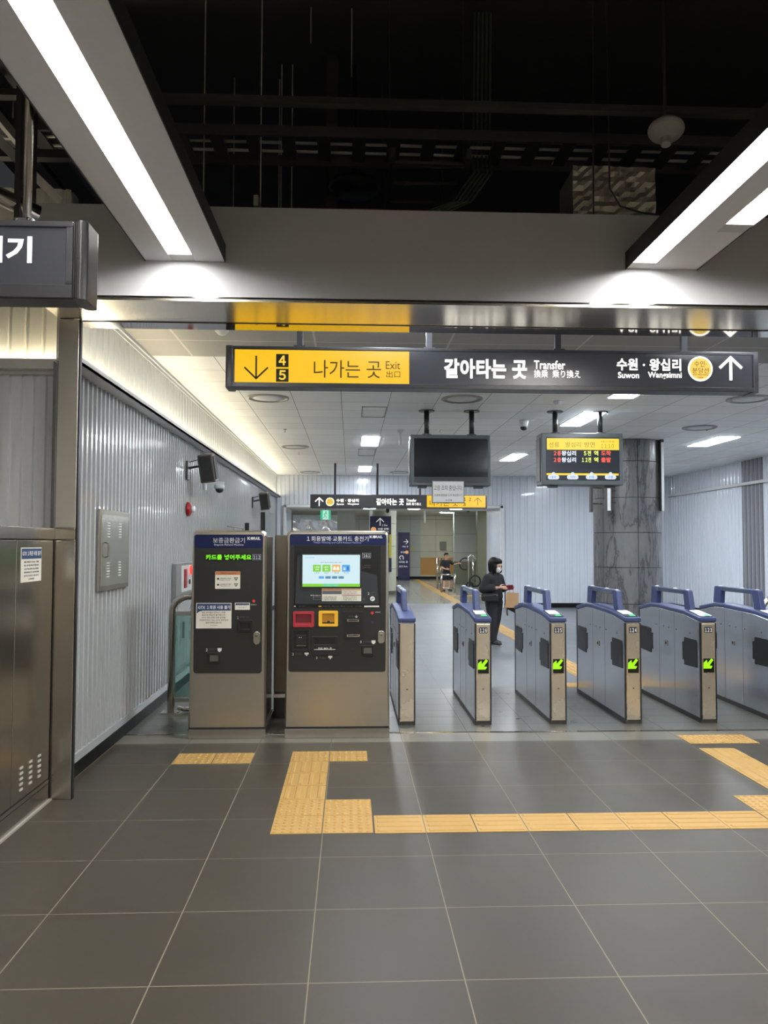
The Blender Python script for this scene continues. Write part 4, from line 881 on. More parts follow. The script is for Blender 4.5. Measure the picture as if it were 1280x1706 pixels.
# ------------------------------------------------------------------ ticket gates
def gate(cx, num, label, numbered=True, cyan=False):
    Y0, Y1 = 7.285, 8.86
    t = thing('ticket_gate', (cx, (Y0+Y1)/2, 0), label, 'ticket gate', 'ticket gates in a row')
    hw = .078
    top = [(0, .945), (.36, .985), (.98, 1.0), (1.22, .995), (Y1-Y0, .935)]
    body = [(Y0+.012, .03), (Y1-.012, .03)] + [(Y0+min(max(u, .012), Y1-Y0-.012), z) for u, z in top[::-1]]
    MB().prism(body, 'x', cx-hw+.004, cx+hw-.004).build('body', gatepan, t, bevel=.004)
    # blue cap following the top line, widening downwards
    cap = [(Y0-.004+u*(Y1-Y0+.008)/(Y1-Y0), z) for u, z in top] + [(Y0-.004+u*(Y1-Y0+.008)/(Y1-Y0), z+.042) for u, z in top[::-1]]
    MB().prism(cap, 'x', cx-hw-.004, cx+hw+.004).build('top_cover', blue_g, t, bevel=.01)
    for y, s in ((Y0, -1), (Y1, 1)):
        MB().box(cx-hw+.016, cx+hw-.012, y, y+s*-.02, .035, .93).build('end_plate', gatefront, t, bevel=.004)
        MB().box(cx-hw, cx-hw+.013, y-s*.002, y-s*.02, .03, .935).box(cx+hw-.010, cx+hw, y-s*.002, y-s*.02, .03, .935).build('edge_strip', mat('edge_black', (30, 30, 32), .35), t)
        MB().box(cx-hw+.012, cx-hw+.017, y+s*.001, y-s*.02, .03, .935).build('edge_strip', steel_mir, t)
    MB().box(cx-hw+.0, cx+hw-.0, Y0+.006, Y1-.006, 0, .045).build('plinth', mat('plinth_dark', (52, 50, 46), .5), t)
    # arch handle
    w = .026
    zt = 1.222
    out = [(7.60, 1.025), (7.66, zt-.01), (7.68, zt), (8.575, zt-.004), (8.60, zt-.015), (8.63, 1.035)]
    inn = [(8.46, 1.035), (8.44, zt-.052), (7.775, zt-.047), (7.745, 1.03)]
    MB().prism(out+inn, 'x', cx-w, cx+w).build('arch', blue_g, t, bevel=.007)
    MB().box(cx-w-.001, cx+w+.001, 7.80, 8.42, zt-.043, zt-.012).build('arch_inlay', mat('inlay_dark', (62, 76, 92), .2), t)
    for y in (7.72, 8.02, 8.5): MB().lathe([(.022, 0), (.02, .006), (.001, .010)], (cx, y, zt-.004), 14).build('lamp_dot', mat('lamp_dot_white', (225, 228, 230), .3), t, smooth=True)
    # sloped reader with green light near the entry end
    def top_z(y):
        u = y-Y0
        for (a, za), (b, zb) in zip(top, top[1:]):
            if a <= u <= b: return za + (zb-za)*(u-a)/(b-a) + .042
    if numbered:
        mb = MB(); y0, y1 = Y0+.03, Y0+.33
        mb.prism([(y0, top_z(y0)-.01), (y1, top_z(y1)-.01), (y1, top_z(y1)+.008), (y0, top_z(y0)+.008)], 'x', cx-hw+.02, cx+hw-.015); k = mb.build('card_reader', mat('reader_dark', (52, 62, 72), .25), t, bevel=.003)
        mb = MB(); y0, y1 = Y0+.13, Y0+.30
        mb.prism([(y0, top_z(y0)), (y1, top_z(y1)), (y1, top_z(y1)+.011), (y0, top_z(y0)+.011)], 'x', cx-hw+.03, cx+hw-.025); mb.build('reader_plate', white_t, k)
        mb = MB(); y0, y1 = Y0+.045, Y0+.095
        mb.prism([(y0, top_z(y0)), (y1, top_z(y1)), (y1, top_z(y1)+.011), (y0, top_z(y0)+.011)], 'x', cx-.005, cx+.045); mb.build('green_light', glow('reader_green', (60, 230, 130), 1.3), k)
        k = MB().box(cx-.036, cx+.040, Y0-.002, Y0, .845, .898).build('number_plate', mat('plate_navy', (26, 26, 52), .4), t)
        text('lettering', num, (cx-.030, .852, cx+.036, .889), Y0-.002, white_t, k, .02)
        k = MB().box(cx-.048, cx+.052, Y0-.004, Y0, .472, .603).build('arrow_display', mat('arrow_black', (14, 18, 12), .25), t)
        # fat arrow pointing down left
        A = [(.047, .595), (.028, .607), (-.006, .556), (-.018, .585), (-.047, .590), (-.050, .512), (.03, .507), (.026, .535), (.006, .540)]
        A = [(.045, .590), (.026, .605), (-.013, .560), (-.018, .592), (-.048, .565), (-.050, .510), (.022, .510), (.036, .534), (.006, .538)]
        MB().prism([(cx+a, c) for a, c in A], 'y', Y0-.006, Y0-.004).build('arrow', glow('arrow_green', (170, 255, 0), 1.0), k)
    c_ = mat('bolt_dark', (70, 66, 60), .4, .5)
    MB().lathe([(.006, Y0-.003), (.006, Y0)], (cx, 0, .33), 10, 'y').build('screw', c_, t)
    # both flanks: dark sensor plates, seams, slots and peep holes
    for s in (-1, 1):
        X = cx + s*(hw-.004); e = .003*s
        for ya, yb, rev in ((7.355, 7.64, 0), (8.50, 8.80, 1)):
            m_ = MB(); 
            pr = [(ya, .505), (yb-.0, .495), (yb, .54), (yb+.04, .54), (yb+.04, .715), (yb, .72), (yb, .755), (yb-.02, .765), (ya+.02, .765), (ya, .745)]
            if rev: pr = [(ya+yb-y, z) for y, z in pr]
            m_.prism(pr, 'x', X, X+e*2.2); m_.build('flap_cover', mat('flap_black', (28, 29, 31), .35, spec=.3), t, bevel=.002)
        for y in (7.88, 8.27): MB().box(X, X+e*.25, y-.002, y+.002, .05, .985).build('seam', mat('seam_dark', (70, 72, 78), .5), t)
        k = MB().box(X, X+e*2, 8.05, 8.12, .625, .675).build('coin_slot', steel_mir, t, bevel=.002)
        MB().box(X+e*2, X+e*2.3, 8.068, 8.102, .638, .662).build('slot_opening', MATS['slot_hole'], k)
        for y in (7.51, 7.836, 8.025, 8.155, 8.35):
            m_ = MB().lathe([(.0075, X), (.0075, X+e*.5)], (0, y, .818), 10, 'x'); m_.build('sensor_eye', MATS['slot_hole'], t)
    return t
for cx, n, lb in ((.525, '', 'leftmost ticket gate without a number, right beside the ticket machine'), (1.235, '126', 'ticket gate numbered 126 with a green arrow'), (1.94, '125', 'ticket gate numbered 125 with a green arrow'),
                  (2.65, '124', 'ticket gate numbered 124 with a green arrow'), (3.37, '123', 'ticket gate numbered 123 with a green arrow'), (4.08, '122', 'rightmost ticket gate cut off by the right edge')):
    gate(cx, n, lb, bool(n))
# stainless hoop rail past the last gate
t = thing('hoop_rail', (4.9, 8.9, 0), 'curved steel rail behind the rightmost ticket gate', 'railing')
c = P(1268, 1005, 'y', 9.0)
pts = [(c.x, 9.0, 0), (c.x, 9.0, c.z-.15)] + [(c.x+.25-.25*math.cos(a), 9.0, c.z-.15+.25*math.sin(a)) for a in [i*math.pi/16 for i in range(1, 9)]] + [(c.x+1.2, 9.0, c.z+.1)]
MB().tube(pts, .03, 14).build('rail', steel, t, smooth=True)
MB().lathe([(.06, 0), (.06, .012), (.035, .015)], (c.x, 9.0, 0), 16).build('base_flange', steel, t)

# ------------------------------------------------------------------ tactile paving
def tactile(x0, x1, y0, y1, kinds, label):
    """tiles of .3 m; kinds = 'dots', 'x' bars along x, 'y' bars along y"""
    mb = MB(); nx, ny = round((x1-x0)/.3), round((y1-y0)/.3); g = .003
    for i in range(nx):
        for j in range(ny):
            a, b = x0+i*.3+g, y0+j*.3+g; s = .3-2*g
            mb.box(a, a+s, b, b+s, 0, .003)
            if kinds == 'dots':
                for p in range(6):
                    for q in range(6):
                        cx, cy = a+s*(p+.5)/6, b+s*(q+.5)/6
                        T = [mb.bm.verts.new((cx+.016*math.cos(t), cy+.016*math.sin(t), .003)) for t in [k*math.pi/4 for k in range(8)]]
                        U = [mb.bm.verts.new((cx+.009*math.cos(t), cy+.009*math.sin(t), .008)) for t in [k*math.pi/4 for k in range(8)]]
                        for k in range(8): mb._f([T[k], T[(k+1) % 8], U[(k+1) % 8], U[k]])
                        mb._f(U)
            else:
                for p in range(4):
                    c = s*(p+.5)/4
                    if kinds == 'x': lo = (a+.015, a+s-.015, b+c-.018, b+c+.018)
                    else: lo = (a+c-.018, a+c+.018, b+.015, b+s-.015)
                    u0, u1, v0, v1 = lo; w = .007
                    T = [mb.bm.verts.new(q) for q in ((u0, v0, .003), (u1, v0, .003), (u1, v1, .003), (u0, v1, .003))]
                    U = [mb.bm.verts.new(q) for q in ((u0+w, v0+w, .008), (u1-w, v0+w, .008), (u1-w, v1-w, .008), (u0+w, v1-w, .008))]
                    for k in range(4): mb._f([T[k], T[(k+1) % 4], U[(k+1) % 4], U[k]])
                    mb._f(U)
    return mb.build('tactile_paving', tact, tag=(label, 'tactile paving', 'yellow tactile paving'))
tactile(-1.355, -.755, 6.07, 6.37, 'dots', 'short yellow dotted strip in front of the refund machine')
tactile(-.46, .14, 6.10, 6.40, 'dots', 'yellow dotted strip in front of the ticket vending machine')
tactile(-.46, -.16, 5.20, 6.10, 'y', 'yellow ribbed strip running from the ticket machine towards the viewer')
tactile(-.46, .14, 4.60, 5.20, 'dots', 'large yellow dotted block at the corner of the path')
tactile(.145, 2.545, 4.59, 4.89, 'x', 'long yellow ribbed strip crossing the floor to the right')
tactile(2.55, 3.75, 4.59, 5.19, 'dots', 'yellow dotted block at the right edge of the floor')
tactile(2.86, 3.16, 5.19, 6.54, 'y', 'yellow ribbed strip leading towards gate 123')
tactile(2.86, 3.46, 6.54, 6.84, 'dots', 'yellow dotted strip on the pale border before gate 123')
tactile(2.86, 3.16, 9.15, 22.05, 'y', 'long yellow ribbed strip beyond the gates leading to the opening')
tactile(2.26, 2.86, 9.15, 9.45, 'x', 'short yellow strip crossing just behind the gates')
tactile(2.95, 3.25, 22.15, 37.15, 'y', 'yellow ribbed strip on the shiny floor of the far hall')
tactile(3.25, 6.55, 25.3, 25.6, 'x', 'yellow strip turning right across the shiny far floor')

# ------------------------------------------------------------------ objects on the left wall
def on_wall(px, py): return P(px, py, 'x', LX)
t = thing('access_panel', (LX, 6.58, 1.3), 'polished steel access panel with vents on the ribbed left wall', 'access panel')
MB().box(LX, LX+.02, 6.18, 6.99, 1.295, 1.94).build('frame', steel_dark, t, bevel=.003)
d = MB().box(LX+.02, LX+.026, 6.225, 6.945, 1.335, 1.90).build('door', mat('wavy_steel', (226, 224, 218), .22, 1, var=.02, scale=3, bump=.12), t)
for yy in (6.35, 6.66):
    for z0 in (1.40, 1.72):
        m_ = MB()
        for j in range(6): m_.box(LX+.0262, LX+.031, yy, yy+.06, z0+j*.022, z0+j*.022+.010)
        m_.build('vent_slots', mat('slot_glint', (215, 212, 204), .4, .4), d)  # slot reflections painted in as a pale colour
MB().tube([(LX+.026, 6.30, 1.56), (LX+.05, 6.30, 1.57), (LX+.05, 6.30, 1.67), (LX+.026, 6.30, 1.68)], .006, 8).build('handle', steel_mir, d)
def speaker(px, py, label, r=1.0):
    p = P(px, py, 'x', LX+.24); y = p.y; z = p.z
    t = thing('wall_speaker', (LX, y, z), label, 'loudspeaker', 'loudspeakers on the left wall')
    MB().box(LX, LX+.02, y-.08, y+.08, z-.14, z+.08).build('wall_plate', sign_k, t)
    MB().tube([(LX+.02, y, z), (LX+.12, y, z+.02), (LX+.16, y, z+.02)], .015, 8).tube([(LX+.02, y, z+.07), (LX+.12, y, z+.1), (LX+.2, y, z+.08)], .006, 6).build('bracket', sign_k, t)
    M = Matrix.Translation((LX+.24, y, z)) @ Matrix.Rotation(.18, 4, 'X') @ Matrix.Rotation(-.12, 4, 'Y')
    m_ = MB().box(-.09, .09, -.09, .12, -.17, .17); m_.rot(M); m_.build('cabinet', mat('speaker_grey', (92, 88, 80), .4, .3), t, bevel=.012)
    m_ = MB().box(-.07, .07, -.10, -.09, -.15, .15).box(.09, .10, -.07, .10, -.14, .14); m_.rot(M); m_.build('grille', mat('speaker_grille', (36, 36, 36), .6), t)
speaker(346, 780, 'grey wall loudspeaker nearer the beam'); speaker(441, 835, 'grey wall loudspeaker farther down the wall', .5)
p = P(366, 807, 'x', LX+.2)
t = thing('wall_camera', (LX, p.y, p.z-.1), 'white dome camera on a bracket below the near loudspeaker', 'security camera')
MB().box(LX, LX+.02, p.y-.05, p.y+.05, p.z-.08, p.z+.05).build('wall_plate', paint_w, t)
MB().box(LX+.02, LX+.26, p.y-.025, p.y+.025, p.z, p.z+.035).build('arm', paint_w, t, bevel=.004)
MB().lathe([(.06, 0), (.07, -.03), (.065, -.06)], (LX+.2, p.y, p.z), 20).build('mount', paint_w, t, smooth=True)
MB().lathe([(.058, -.06), (.05, -.09), (.03, -.11), (.001, -.118)], (LX+.2, p.y, p.z), 20).build('dome', black_m, t, smooth=True)
p = P(312, 848, 'x', LX)
t = thing('fire_bell', (LX, p.y, p.z), 'small red fire bell with a pale cap on the left wall', 'fire bell')
MB().lathe([(.085, 0), (.085, .03), (.06, .05), (.001, .055)], (LX, p.y, p.z), 24, 'x').build('backplate', mat('bell_red', (150, 24, 30), .35), t, smooth=True)
MB().lathe([(.04, .05), (.04, .09), (.001, .10)], (LX, p.y, p.z), 20, 'x').build('cap', white_t, t, smooth=True)
# hydrant cabinet
t = thing('fire_hydrant_cabinet', (LX, 9.6, 0), 'fire hydrant cabinet with a red lamp on the left wall behind the railing', 'hydrant cabinet')
HX = LX+.05
MB().box(LX, HX, 8.75, 10.25, .25, 1.45).build('body', mat('hydrant_grey', (150, 152, 150), .3, .5), t, bevel=.005)
MB().box(HX, HX+.008, 8.82, 10.18, .30, 1.02).build('door', mat('hydrant_door', (176, 178, 176), .3, .4), t, bevel=.003)
MB().box(HX, HX+.006, 9.0, 9.75, 1.12, 1.42).build('lamp_plate', mat('lamp_plate_grey', (196, 196, 192), .4), t)
p = P(309, 955, 'x', HX)
MB().lathe([(.055, 0), (.05, .03), (.001, .05)], (HX+.006, 9.5, p.z+.03), 20, 'x').build('red_lamp', E_red, t, smooth=True)
MB().box(HX+.006, HX+.02, 9.12, 9.24, 1.16, 1.38).build('call_button', mat('bell_red', (150, 24, 30), .35), t, bevel=.006)
MB().lathe([(.03, 0), (.03, .012), (.001, .013)], (HX+.006, 9.42, 1.22), 14, 'x').build('phone_jack', black_m, t)
MB().box(HX+.008, HX+.03, 9.05, 9.09, .60, .78).build('handle', black_m, t)
for i, ch in enumerate('소화전'): text('lettering', ch, (9.45, .86-i*.16, 9.58, .95-i*.16), HX+.008, dark_t, t, face='+x')
# railing with green glass
RY = 7.9
t = thing('glass_railing', (-1.5, RY, 0), 'curved steel railing with a green glass pane left of the refund machine', 'railing')
xl = P(286, 1100, 'y', RY).x; zt = P(300, 993, 'y', RY).z; R_ = .17
pts = [(xl, RY, 0), (xl, RY, zt-R_)] + [(xl+R_-R_*math.cos(a), RY, zt-R_+R_*math.sin(a)) for a in [i*math.pi/20 for i in range(1, 11)]] + [(-.9, RY, zt)]
MB().tube(pts, .037, 18).build('frame_tube', steel_dark, t, smooth=True)
MB().prism(rrect(xl-.09, xl+.09, RY-.07, RY+.07, .01), 'z', 0, .012).build('base_plate', steel, t)
z_a = P(300, 1022, 'y', RY).z; z_b = P(300, 1166, 'y', RY).z
MB().box(xl+.035, -.9, RY-.012, RY+.012, z_a-.02, z_a+.02).build('top_bar', steel, t)
MB().box(xl+.035, -.9, RY-.012, RY+.012, z_b-.02, z_b+.02).build('bottom_bar', steel, t)
MB().box(xl+.036, -.92, RY-.004, RY+.004, z_b+.02, z_a-.02).build('glass_pane', glass, t)
MB().tube([(xl+.06, RY+.02, .045), (xl+.12, RY+.02, .03), (-.95, RY+.02, .03)], .022, 10).build('floor_pipe', steel_mir, t)
# second frame further back + tall black posts behind the machines
for px, zt_, lb, y_ in ((411.5, 871, 'short black post rising behind the refund machine', 13.0), (438, 853, 'tall black post rising behind the refund machine corner', 12.0)):
    p = P(px, zt_, 'y', y_); MB().box(p.x-.035, p.x+.035, y_, y_+.05, 0, p.z).build('black_post', mat('post_black', (34, 36, 38), .3), bevel=.004, tag=(lb, 'post'))
p0 = P(345, 873, 'y', 12.6); p1 = P(405, 880, 'y', 12.6)
m_ = MB().tube([(p0.x, 12.6, p0.z), (p1.x, 12.6, p1.z)], .012, 8)
for k in range(5): 
    x = p0.x+(p1.x-p0.x)*k/4; m_.tube([(x, 12.6, 0), (x, 12.6, p0.z+(p1.z-p0.z)*k/4)], .01, 8)
m_.build('thin_rail', steel, tag=('thin steel rail just above the refund machine top', 'railing'))
p0 = P(443, 855, 'y', 12.1); p1 = P(457, 888, 'y', 12.1)
MB().box(p0.x, p1.x, 12.1, 12.12, 1.1, p0.z).box(p0.x, p0.x+.04, 12.1, 12.12, 0, 1.1).build('clear_panel', mat('pale_glass', (190, 205, 210), .05, trans=.8, alpha=.35, var=0), tag=('clear upright panel beside the tall black post', 'glass panel'))

# ------------------------------------------------------------------ round stone column
def marble():
    m = bpy.data.materials.new('grey_marble_tile'); m.use_nodes = True; nt = m.node_tree; N = nt.nodes; L = nt.links; b = N['Principled BSDF']
    tc = N.new('ShaderNodeTexCoord'); mp = N.new('ShaderNodeMapping'); mp.inputs['Rotation'].default_value = (.4, .7, .3); L.new(tc.outputs['Object'], mp.inputs[0])
    mp.inputs['Scale'].default_value = (1.5, 1.5, .35)
    w = N.new('ShaderNodeTexNoise'); w.inputs['Scale'].default_value = 2.6; w.inputs['Detail'].default_value = 9; w.inputs['Roughness'].default_value = .62; w.inputs['Distortion'].default_value = .35; L.new(mp.outputs[0], w.inputs['Vector'])
    r = N.new('ShaderNodeValToRGB'); e = r.color_ramp.elements; e[0].position = .30; e[0].color = (*lin((84, 84, 86)), 1); e[1].position = .75; e[1].color = (*lin((122, 122, 121)), 1)
    for p_, c_p in ((.46, (104, 104, 105)), (.50, (66, 66, 68)), (.53, (106, 106, 107))):
        x = e.new(p_); x.color = (*lin(c_p), 1)
    L.new(w.outputs['Fac'], r.inputs[0]); L.new(r.outputs[0], b.inputs['Base Color'])
    b.inputs['Roughness'].default_value = .35; return m
mrb = marble()
CXc, CYc, CR = 4.94, 13.8, .59
t = thing('stone_column', (CXc, CYc, 0), 'thick round column clad in dark grey veined stone', 'column')
MB().lathe([(CR-.012, 0), (CR-.012, CZ)], (CXc, CYc, 0), 48).build('core', mat('joint_dark', (38, 38, 40), .6), t, smooth=False)
mb = MB(); zrows = [0.0, .485, 1.08, 1.675, 2.27, 2.865, 3.40, CZ]
zrows = [P(1045, y, 'y', CYc-CR).z for y in (1007, 946, 887, 828, 767.5)]; zrows = [0, zrows[0]] + zrows[1:] + [CZ]
a0 = math.atan2(-CR, P(1064, 900, 'y', CYc-CR).x-CXc)
for za, zb in zip(zrows, zrows[1:]):
    for k in range(6):
        A = a0 + k*math.pi/3 + .01; B = a0 + (k+1)*math.pi/3 - .01; n = 8
        o = [(CXc+CR*math.cos(A+(B-A)*i/n), CYc+CR*math.sin(A+(B-A)*i/n)) for i in range(n+1)] + [(CXc+(CR-.03)*math.cos(A+(B-A)*i/n), CYc+(CR-.03)*math.sin(A+(B-A)*i/n)) for i in range(n, -1, -1)]
        mb.prism(o, 'z', za+.006, zb-.006)
mb.build('stone_cladding', mrb, t)
# sign boards edge-on round the column
for pxa, pxb, ya, yb, yn, dp, lb, split in ((1103, 1106, 729, 851, 13.3, .26, 'upright board seen edge-on at the right of the stone column', 1), (1012.5, 1019.5, 800, 850.5, 13.05, .1, 'narrow pale edged board in front of the stone column', .7), (985, 988, 790, 853, 13.4, .1, 'thin dark board seen edge-on at the left of the stone column', 0)):
    a = P(pxa, yb, 'y', yn); b = P(pxb, ya, 'y', yn); cxs = (a.x+b.x)/2; w = b.x-a.x; ztop = min(CZ, b.z) if split != 1 else CZ
    t = thing('side_board', (cxs, yn+dp/2, a.z), lb, 'sign board', 'boards fixed round the stone column')
    MB().box(a.x, b.x, yn, yn+dp, a.z, ztop).build('board', mat('board_dark', (62, 64, 64), .5), t)
    if split: MB().box(a.x, a.x+w*split, yn-.006, yn, a.z-.0, ztop-.05).build('edge_face', mat('board_pale', (225, 228, 228), .4), t)
    for z in (a.z+.15, (a.z+ztop)/2+.1):
        d = Vector((CXc-cxs, CYc-yn-dp/2, 0)); d = d.normalized()*(d.length-CR+.002)
        MB().tube([(cxs, yn+dp/2, z), (cxs+d.x, yn+dp/2+d.y, z)], .014, 8).build('bracket', steel_dark, t)

# ------------------------------------------------------------------ far hall seen through the opening
fw = tile_mat('far_wall_panel', (206, 203, 176), (110, 108, 92), 1.25, .4, .78, .55, .012, rough=.35, var=.04, axes='XZ', sc=1)
fw2 = tile_mat('far_wall_panel_grey', (186, 188, 180), (104, 104, 98), 1.25, .4, .78, .55, .012, rough=.35, var=.04, axes='XZ', sc=1)
FWY = 38.0
xA = P(700, 900, 'y', FWY).x
def fx(px): return P(px, 900, 'y', FWY).x
struct('wall_far_hall', MB().box(-4, fx(701), FWY, FWY+.2, 0, 3.1), fw2)
struct('wall_far_hall_2', MB().box(fx(701), 12, FWY, FWY+.2, 0, 3.1), fw)
struct('wall_far_hall_left', MB().box(-4.1, -4, 23.2, 38, 0, 3.1), fw2)
struct('wall_far_hall_right', MB().box(12, 12.1, 23.2, 38, 0, 3.1), fw2)
struct('baseboard_far_hall', MB().box(-4, 12, FWY-.03, FWY, 0, .12), MATS['black_skirting'])
b = pbox(701, 929, 755, 958, FWY-.02)
MB().box(b[0], b[2], FWY-.03, FWY-.001, b[1], b[3]).build('wooden_panel', mat('ochre_wood', (196, 146, 78), .5), tag=('ochre brown panel low on the far wall', 'panel'))
b = pbox(733, 902.5, 744, 916.5, FWY-.03)
MB().box(b[0], b[2], FWY-.08, FWY, b[1], b[3]).build('wall_box', mat('box_grey', (126, 124, 108), .5), bevel=.01, tag=('small grey box mounted on the far wall', 'wall box'))
b = pbox(684, 912, 692, 918, FWY-.03)
MB().box(b[0], b[2], FWY-.02, FWY, b[1], b[3]).build('wall_plate', mat('pale_yellow_plate', (196, 196, 130), .5), tag=('small pale yellow plate on the far wall beside the navy sign', 'plate'))
b = pbox(757, 858, 795, 931, 33.0)
t = thing('stone_partition', ((b[0]+b[2])/2, 33.1, 0), 'grey partition standing in the right of the far hall', 'partition')
MB().box(b[0], b[2]+1.5, 33.0, 33.3, .95, 3.05).build('upper_panel', fw2, t)
MB().box(b[0], b[2]+1.5, 33.05, 33.25, 0, .95).build('lower_panel', mat('partition_green', (128, 130, 108), .4), t)
b = pbox(796, 853, 812, 960, 30.0)
MB().box(b[0], b[2]+2, 30, 30.4, 0, 3.04).build('side_pier', mat('pier_olive', (112, 112, 92), .45), tag=('dark olive pier at the right edge of the opening', 'pier'))
# far navy wall sign
NWY = 36.5
b = pbox(663.5, 887, 683, 957.5, NWY)
t = thing('wall_direction_sign', ((b[0]+b[2])/2, NWY, b[1]), 'tall navy direction board standing near the far wall', 'sign')
MB().box(b[0], b[2], NWY, NWY+.15, 0, b[3]).build('board', mat('sign_navy', (38, 38, 78), .4), t)
wgl = glow('sign_dim_white', (240, 240, 240), .8)
c = P(676.5, 902.5, 'y', NWY); m_ = MB(); arrow(m_, c.x, c.z, .22, 'right', NWY, w=.12, t=.005); m_.build('right_arrow', wgl, t)
text('lettering', '타는 곳', pbox(671, 909.5, 680.5, 912, NWY), NWY, wgl, t, .02); text('lettering', '수인', pbox(667.5, 918.5, 675, 921.5, NWY), NWY, wgl, t, .02)
c = P(678, 920, 'y', NWY); MB().lathe([(.08, NWY), (.08, NWY-.01), (.001, NWY-.01)], (c.x, 0, c.z), 20, 'y').build('line_badge', glow('badge_orange', (240, 170, 110), .8), t)
c = P(669, 929, 'y', NWY)
MB().tube([(c.x-.03, NWY-.01, c.z-.08), (c.x-.1, NWY-.01, c.z-.0), (c.x-.04, NWY-.01, c.z+.08), (c.x+.07, NWY-.01, c.z+.08), (c.x+.09, NWY-.01, c.z-.08)], .02, 6).build('turn_arrow', wgl, t)
text('lettering', '나가는 곳', pbox(665, 934.5, 679.5, 938, NWY), NWY, wgl, t, .02); text('lettering', '出口 Exit', pbox(665, 942, 679, 945, NWY), NWY, wgl, t)
# far round pillar with signs
PX, PYY = P(638, 900, 'y', 26.3).x, 26.3
pr = (P(661, 900, 'y', 26.3).x - P(616, 900, 'y', 26.3).x)/2
t = thing('round_pillar', (PX, PYY, 0), 'pale round pillar in the far hall carrying navy signs', 'column')
mb = MB(); 
zz = [.12] + [P(640, y, 'y', 26.3-pr).z for y in (948, 910, 872)] + [3.05]
for a, c2 in zip(zz, zz[1:]): mb.lathe([(pr, a+.008), (pr, c2-.008)], (PX, PYY, 0), 40)
mb.build('cladding', mat('pillar_cream', (182, 184, 166), .3), t)
MB().lathe([(pr-.015, 0), (pr-.015, 3.05)], (PX, PYY, 0), 40).build('core', mat('pillar_joint', (90, 90, 80), .5), t)
SGY = PYY-pr-.12
b = pbox(616.5, 860, 652, 889.5, SGY)
t = thing('pillar_direction_sign', ((b[0]+b[2])/2, SGY, b[1]), 'navy board with an up arrow on the pale pillar, above the ticket machine', 'sign')
MB().box(b[0], b[2], SGY, SGY+.16, b[1]-.3, b[3]).build('board', MATS['sign_navy'], t)
c = P(633.5, 869.5, 'y', SGY); m_ = MB(); arrow(m_, c.x, c.z, .25, 'up', SGY, w=.09, t=.006); m_.build('up_arrow', wgl, t)
text('lettering', '10m', pbox(636.5, 873.5, 645.5, 876.5, SGY), SGY, wgl, t, .02); text('lettering', '수원 인천', pbox(629.5, 879.5, 648, 883, SGY), SGY, wgl, t, .03); text('lettering', 'Suwon Incheon', pbox(629.5, 884.5, 648, 887, SGY), SGY, wgl, t)
c = P(622.5, 882.5, 'y', SGY); MB().lathe([(.09, SGY), (.09, SGY-.01), (.001, SGY-.01)], (c.x, 0, c.z), 20, 'y').build('line_badge', MATS['badge_orange'], t)
bx = P(652.5, 900, 'y', 26.0).x
t = thing('pillar_banner', (bx-.06, 25.7, .9), 'narrow yellow and navy banner on the right of the pale pillar', 'banner')
b1 = pbox(648.5, 890.5, 652.7, 929, 25.7); b2 = pbox(648.5, 930, 652.7, 953, 25.7)
MB().box(b1[0], b1[2], 25.7, 25.95, b1[1], b1[3]).build('yellow_panel', mat('banner_yellow', (226, 206, 70), .5), t)
MB().box(b2[0], b2[2], 25.7, 25.95, b2[1], b2[3]).build('navy_panel', MATS['sign_navy'], t)
MB().box(b1[0], b1[0]+.05, 25.95, 26.05, b2[1], b1[3]).build('bracket', steel_dark, t)
# wavy steel shutter panels at the left of the opening
SHY = 23.9
b = pbox(488, 858, 562, 905, SHY)
mb = MB(); nx, nz = 60, 40
def wz(i, j): return .012*math.sin(j*.8+.6*math.sin(i*.25))+.010*math.sin(i*.3+j*.35)
g = [[mb.bm.verts.new((b[0]+(b[2]-b[0])*i/nx, SHY+wz(i, j), 0+(b[3])*j/nz)) for i in range(nx+1)] for j in range(nz+1)]
for j in range(nz):
    for i in range(nx): mb._f([g[j][i], g[j][i+1], g[j+1][i+1], g[j+1][i]])
mb.build('steel_shutter', mat('shutter_steel', (232, 234, 236), .16, .85, var=.02), smooth=True, tag=('wavy mirror-like steel shutter at the left of the far opening', 'shutter'))
b = pbox(562, 855, 592, 905, 26)
MB().box(b[0], b[2], 26, 26.3, 0, 3.05).build('grey_pier', mat('pier_pale', (176, 178, 174), .4), tag=('pale grey pier between the shutter and the round pillar', 'pier'))
# far barriers, cart, lamps
def barrier(px0, px1, y, ztop, label):
    a, c2 = P(px0, 940, 'y', y).x, P(px1, 940, 'y', y).x
    t = thing('steel_barrier', ((a+c2)/2, y, 0), label, 'barrier', 'steel barriers in the far hall')
    for x in (a, c2): MB().tube([(x, y, 0), (x, y, ztop)], .04, 12).build('post', steel_dark, t, smooth=True)
    MB().tube([(a, y, .62), (c2, y, .62)], .022, 10).build('rail', steel, t, smooth=True)
    MB().tube([(a, y, .15), (c2, y, .15)], .02, 10).build('lower_rail', steel, t, smooth=True)
barrier(729, 734.5, 30.0, 1.15, 'pair of steel posts left of the boy')
barrier(736, 758, 27.2, .66, 'low steel barrier rail in front of the boy')
cyy = 29.0; a = P(787, 950, 'y', cyy)
t = thing('wheeled_cart', (a.x, cyy, 0), 'folded steel cart with black wheels in the far hall', 'cart')
MB().tube([(a.x-.12, cyy, .1), (a.x-.14, cyy, 1.2), (a.x-.05, cyy, 1.3), (a.x+.15, cyy, 1.15)], .035, 10).tube([(a.x+.05, cyy, .2), (a.x+.02, cyy, 1.15)], .03, 10).build('frame', steel, t, smooth=True)
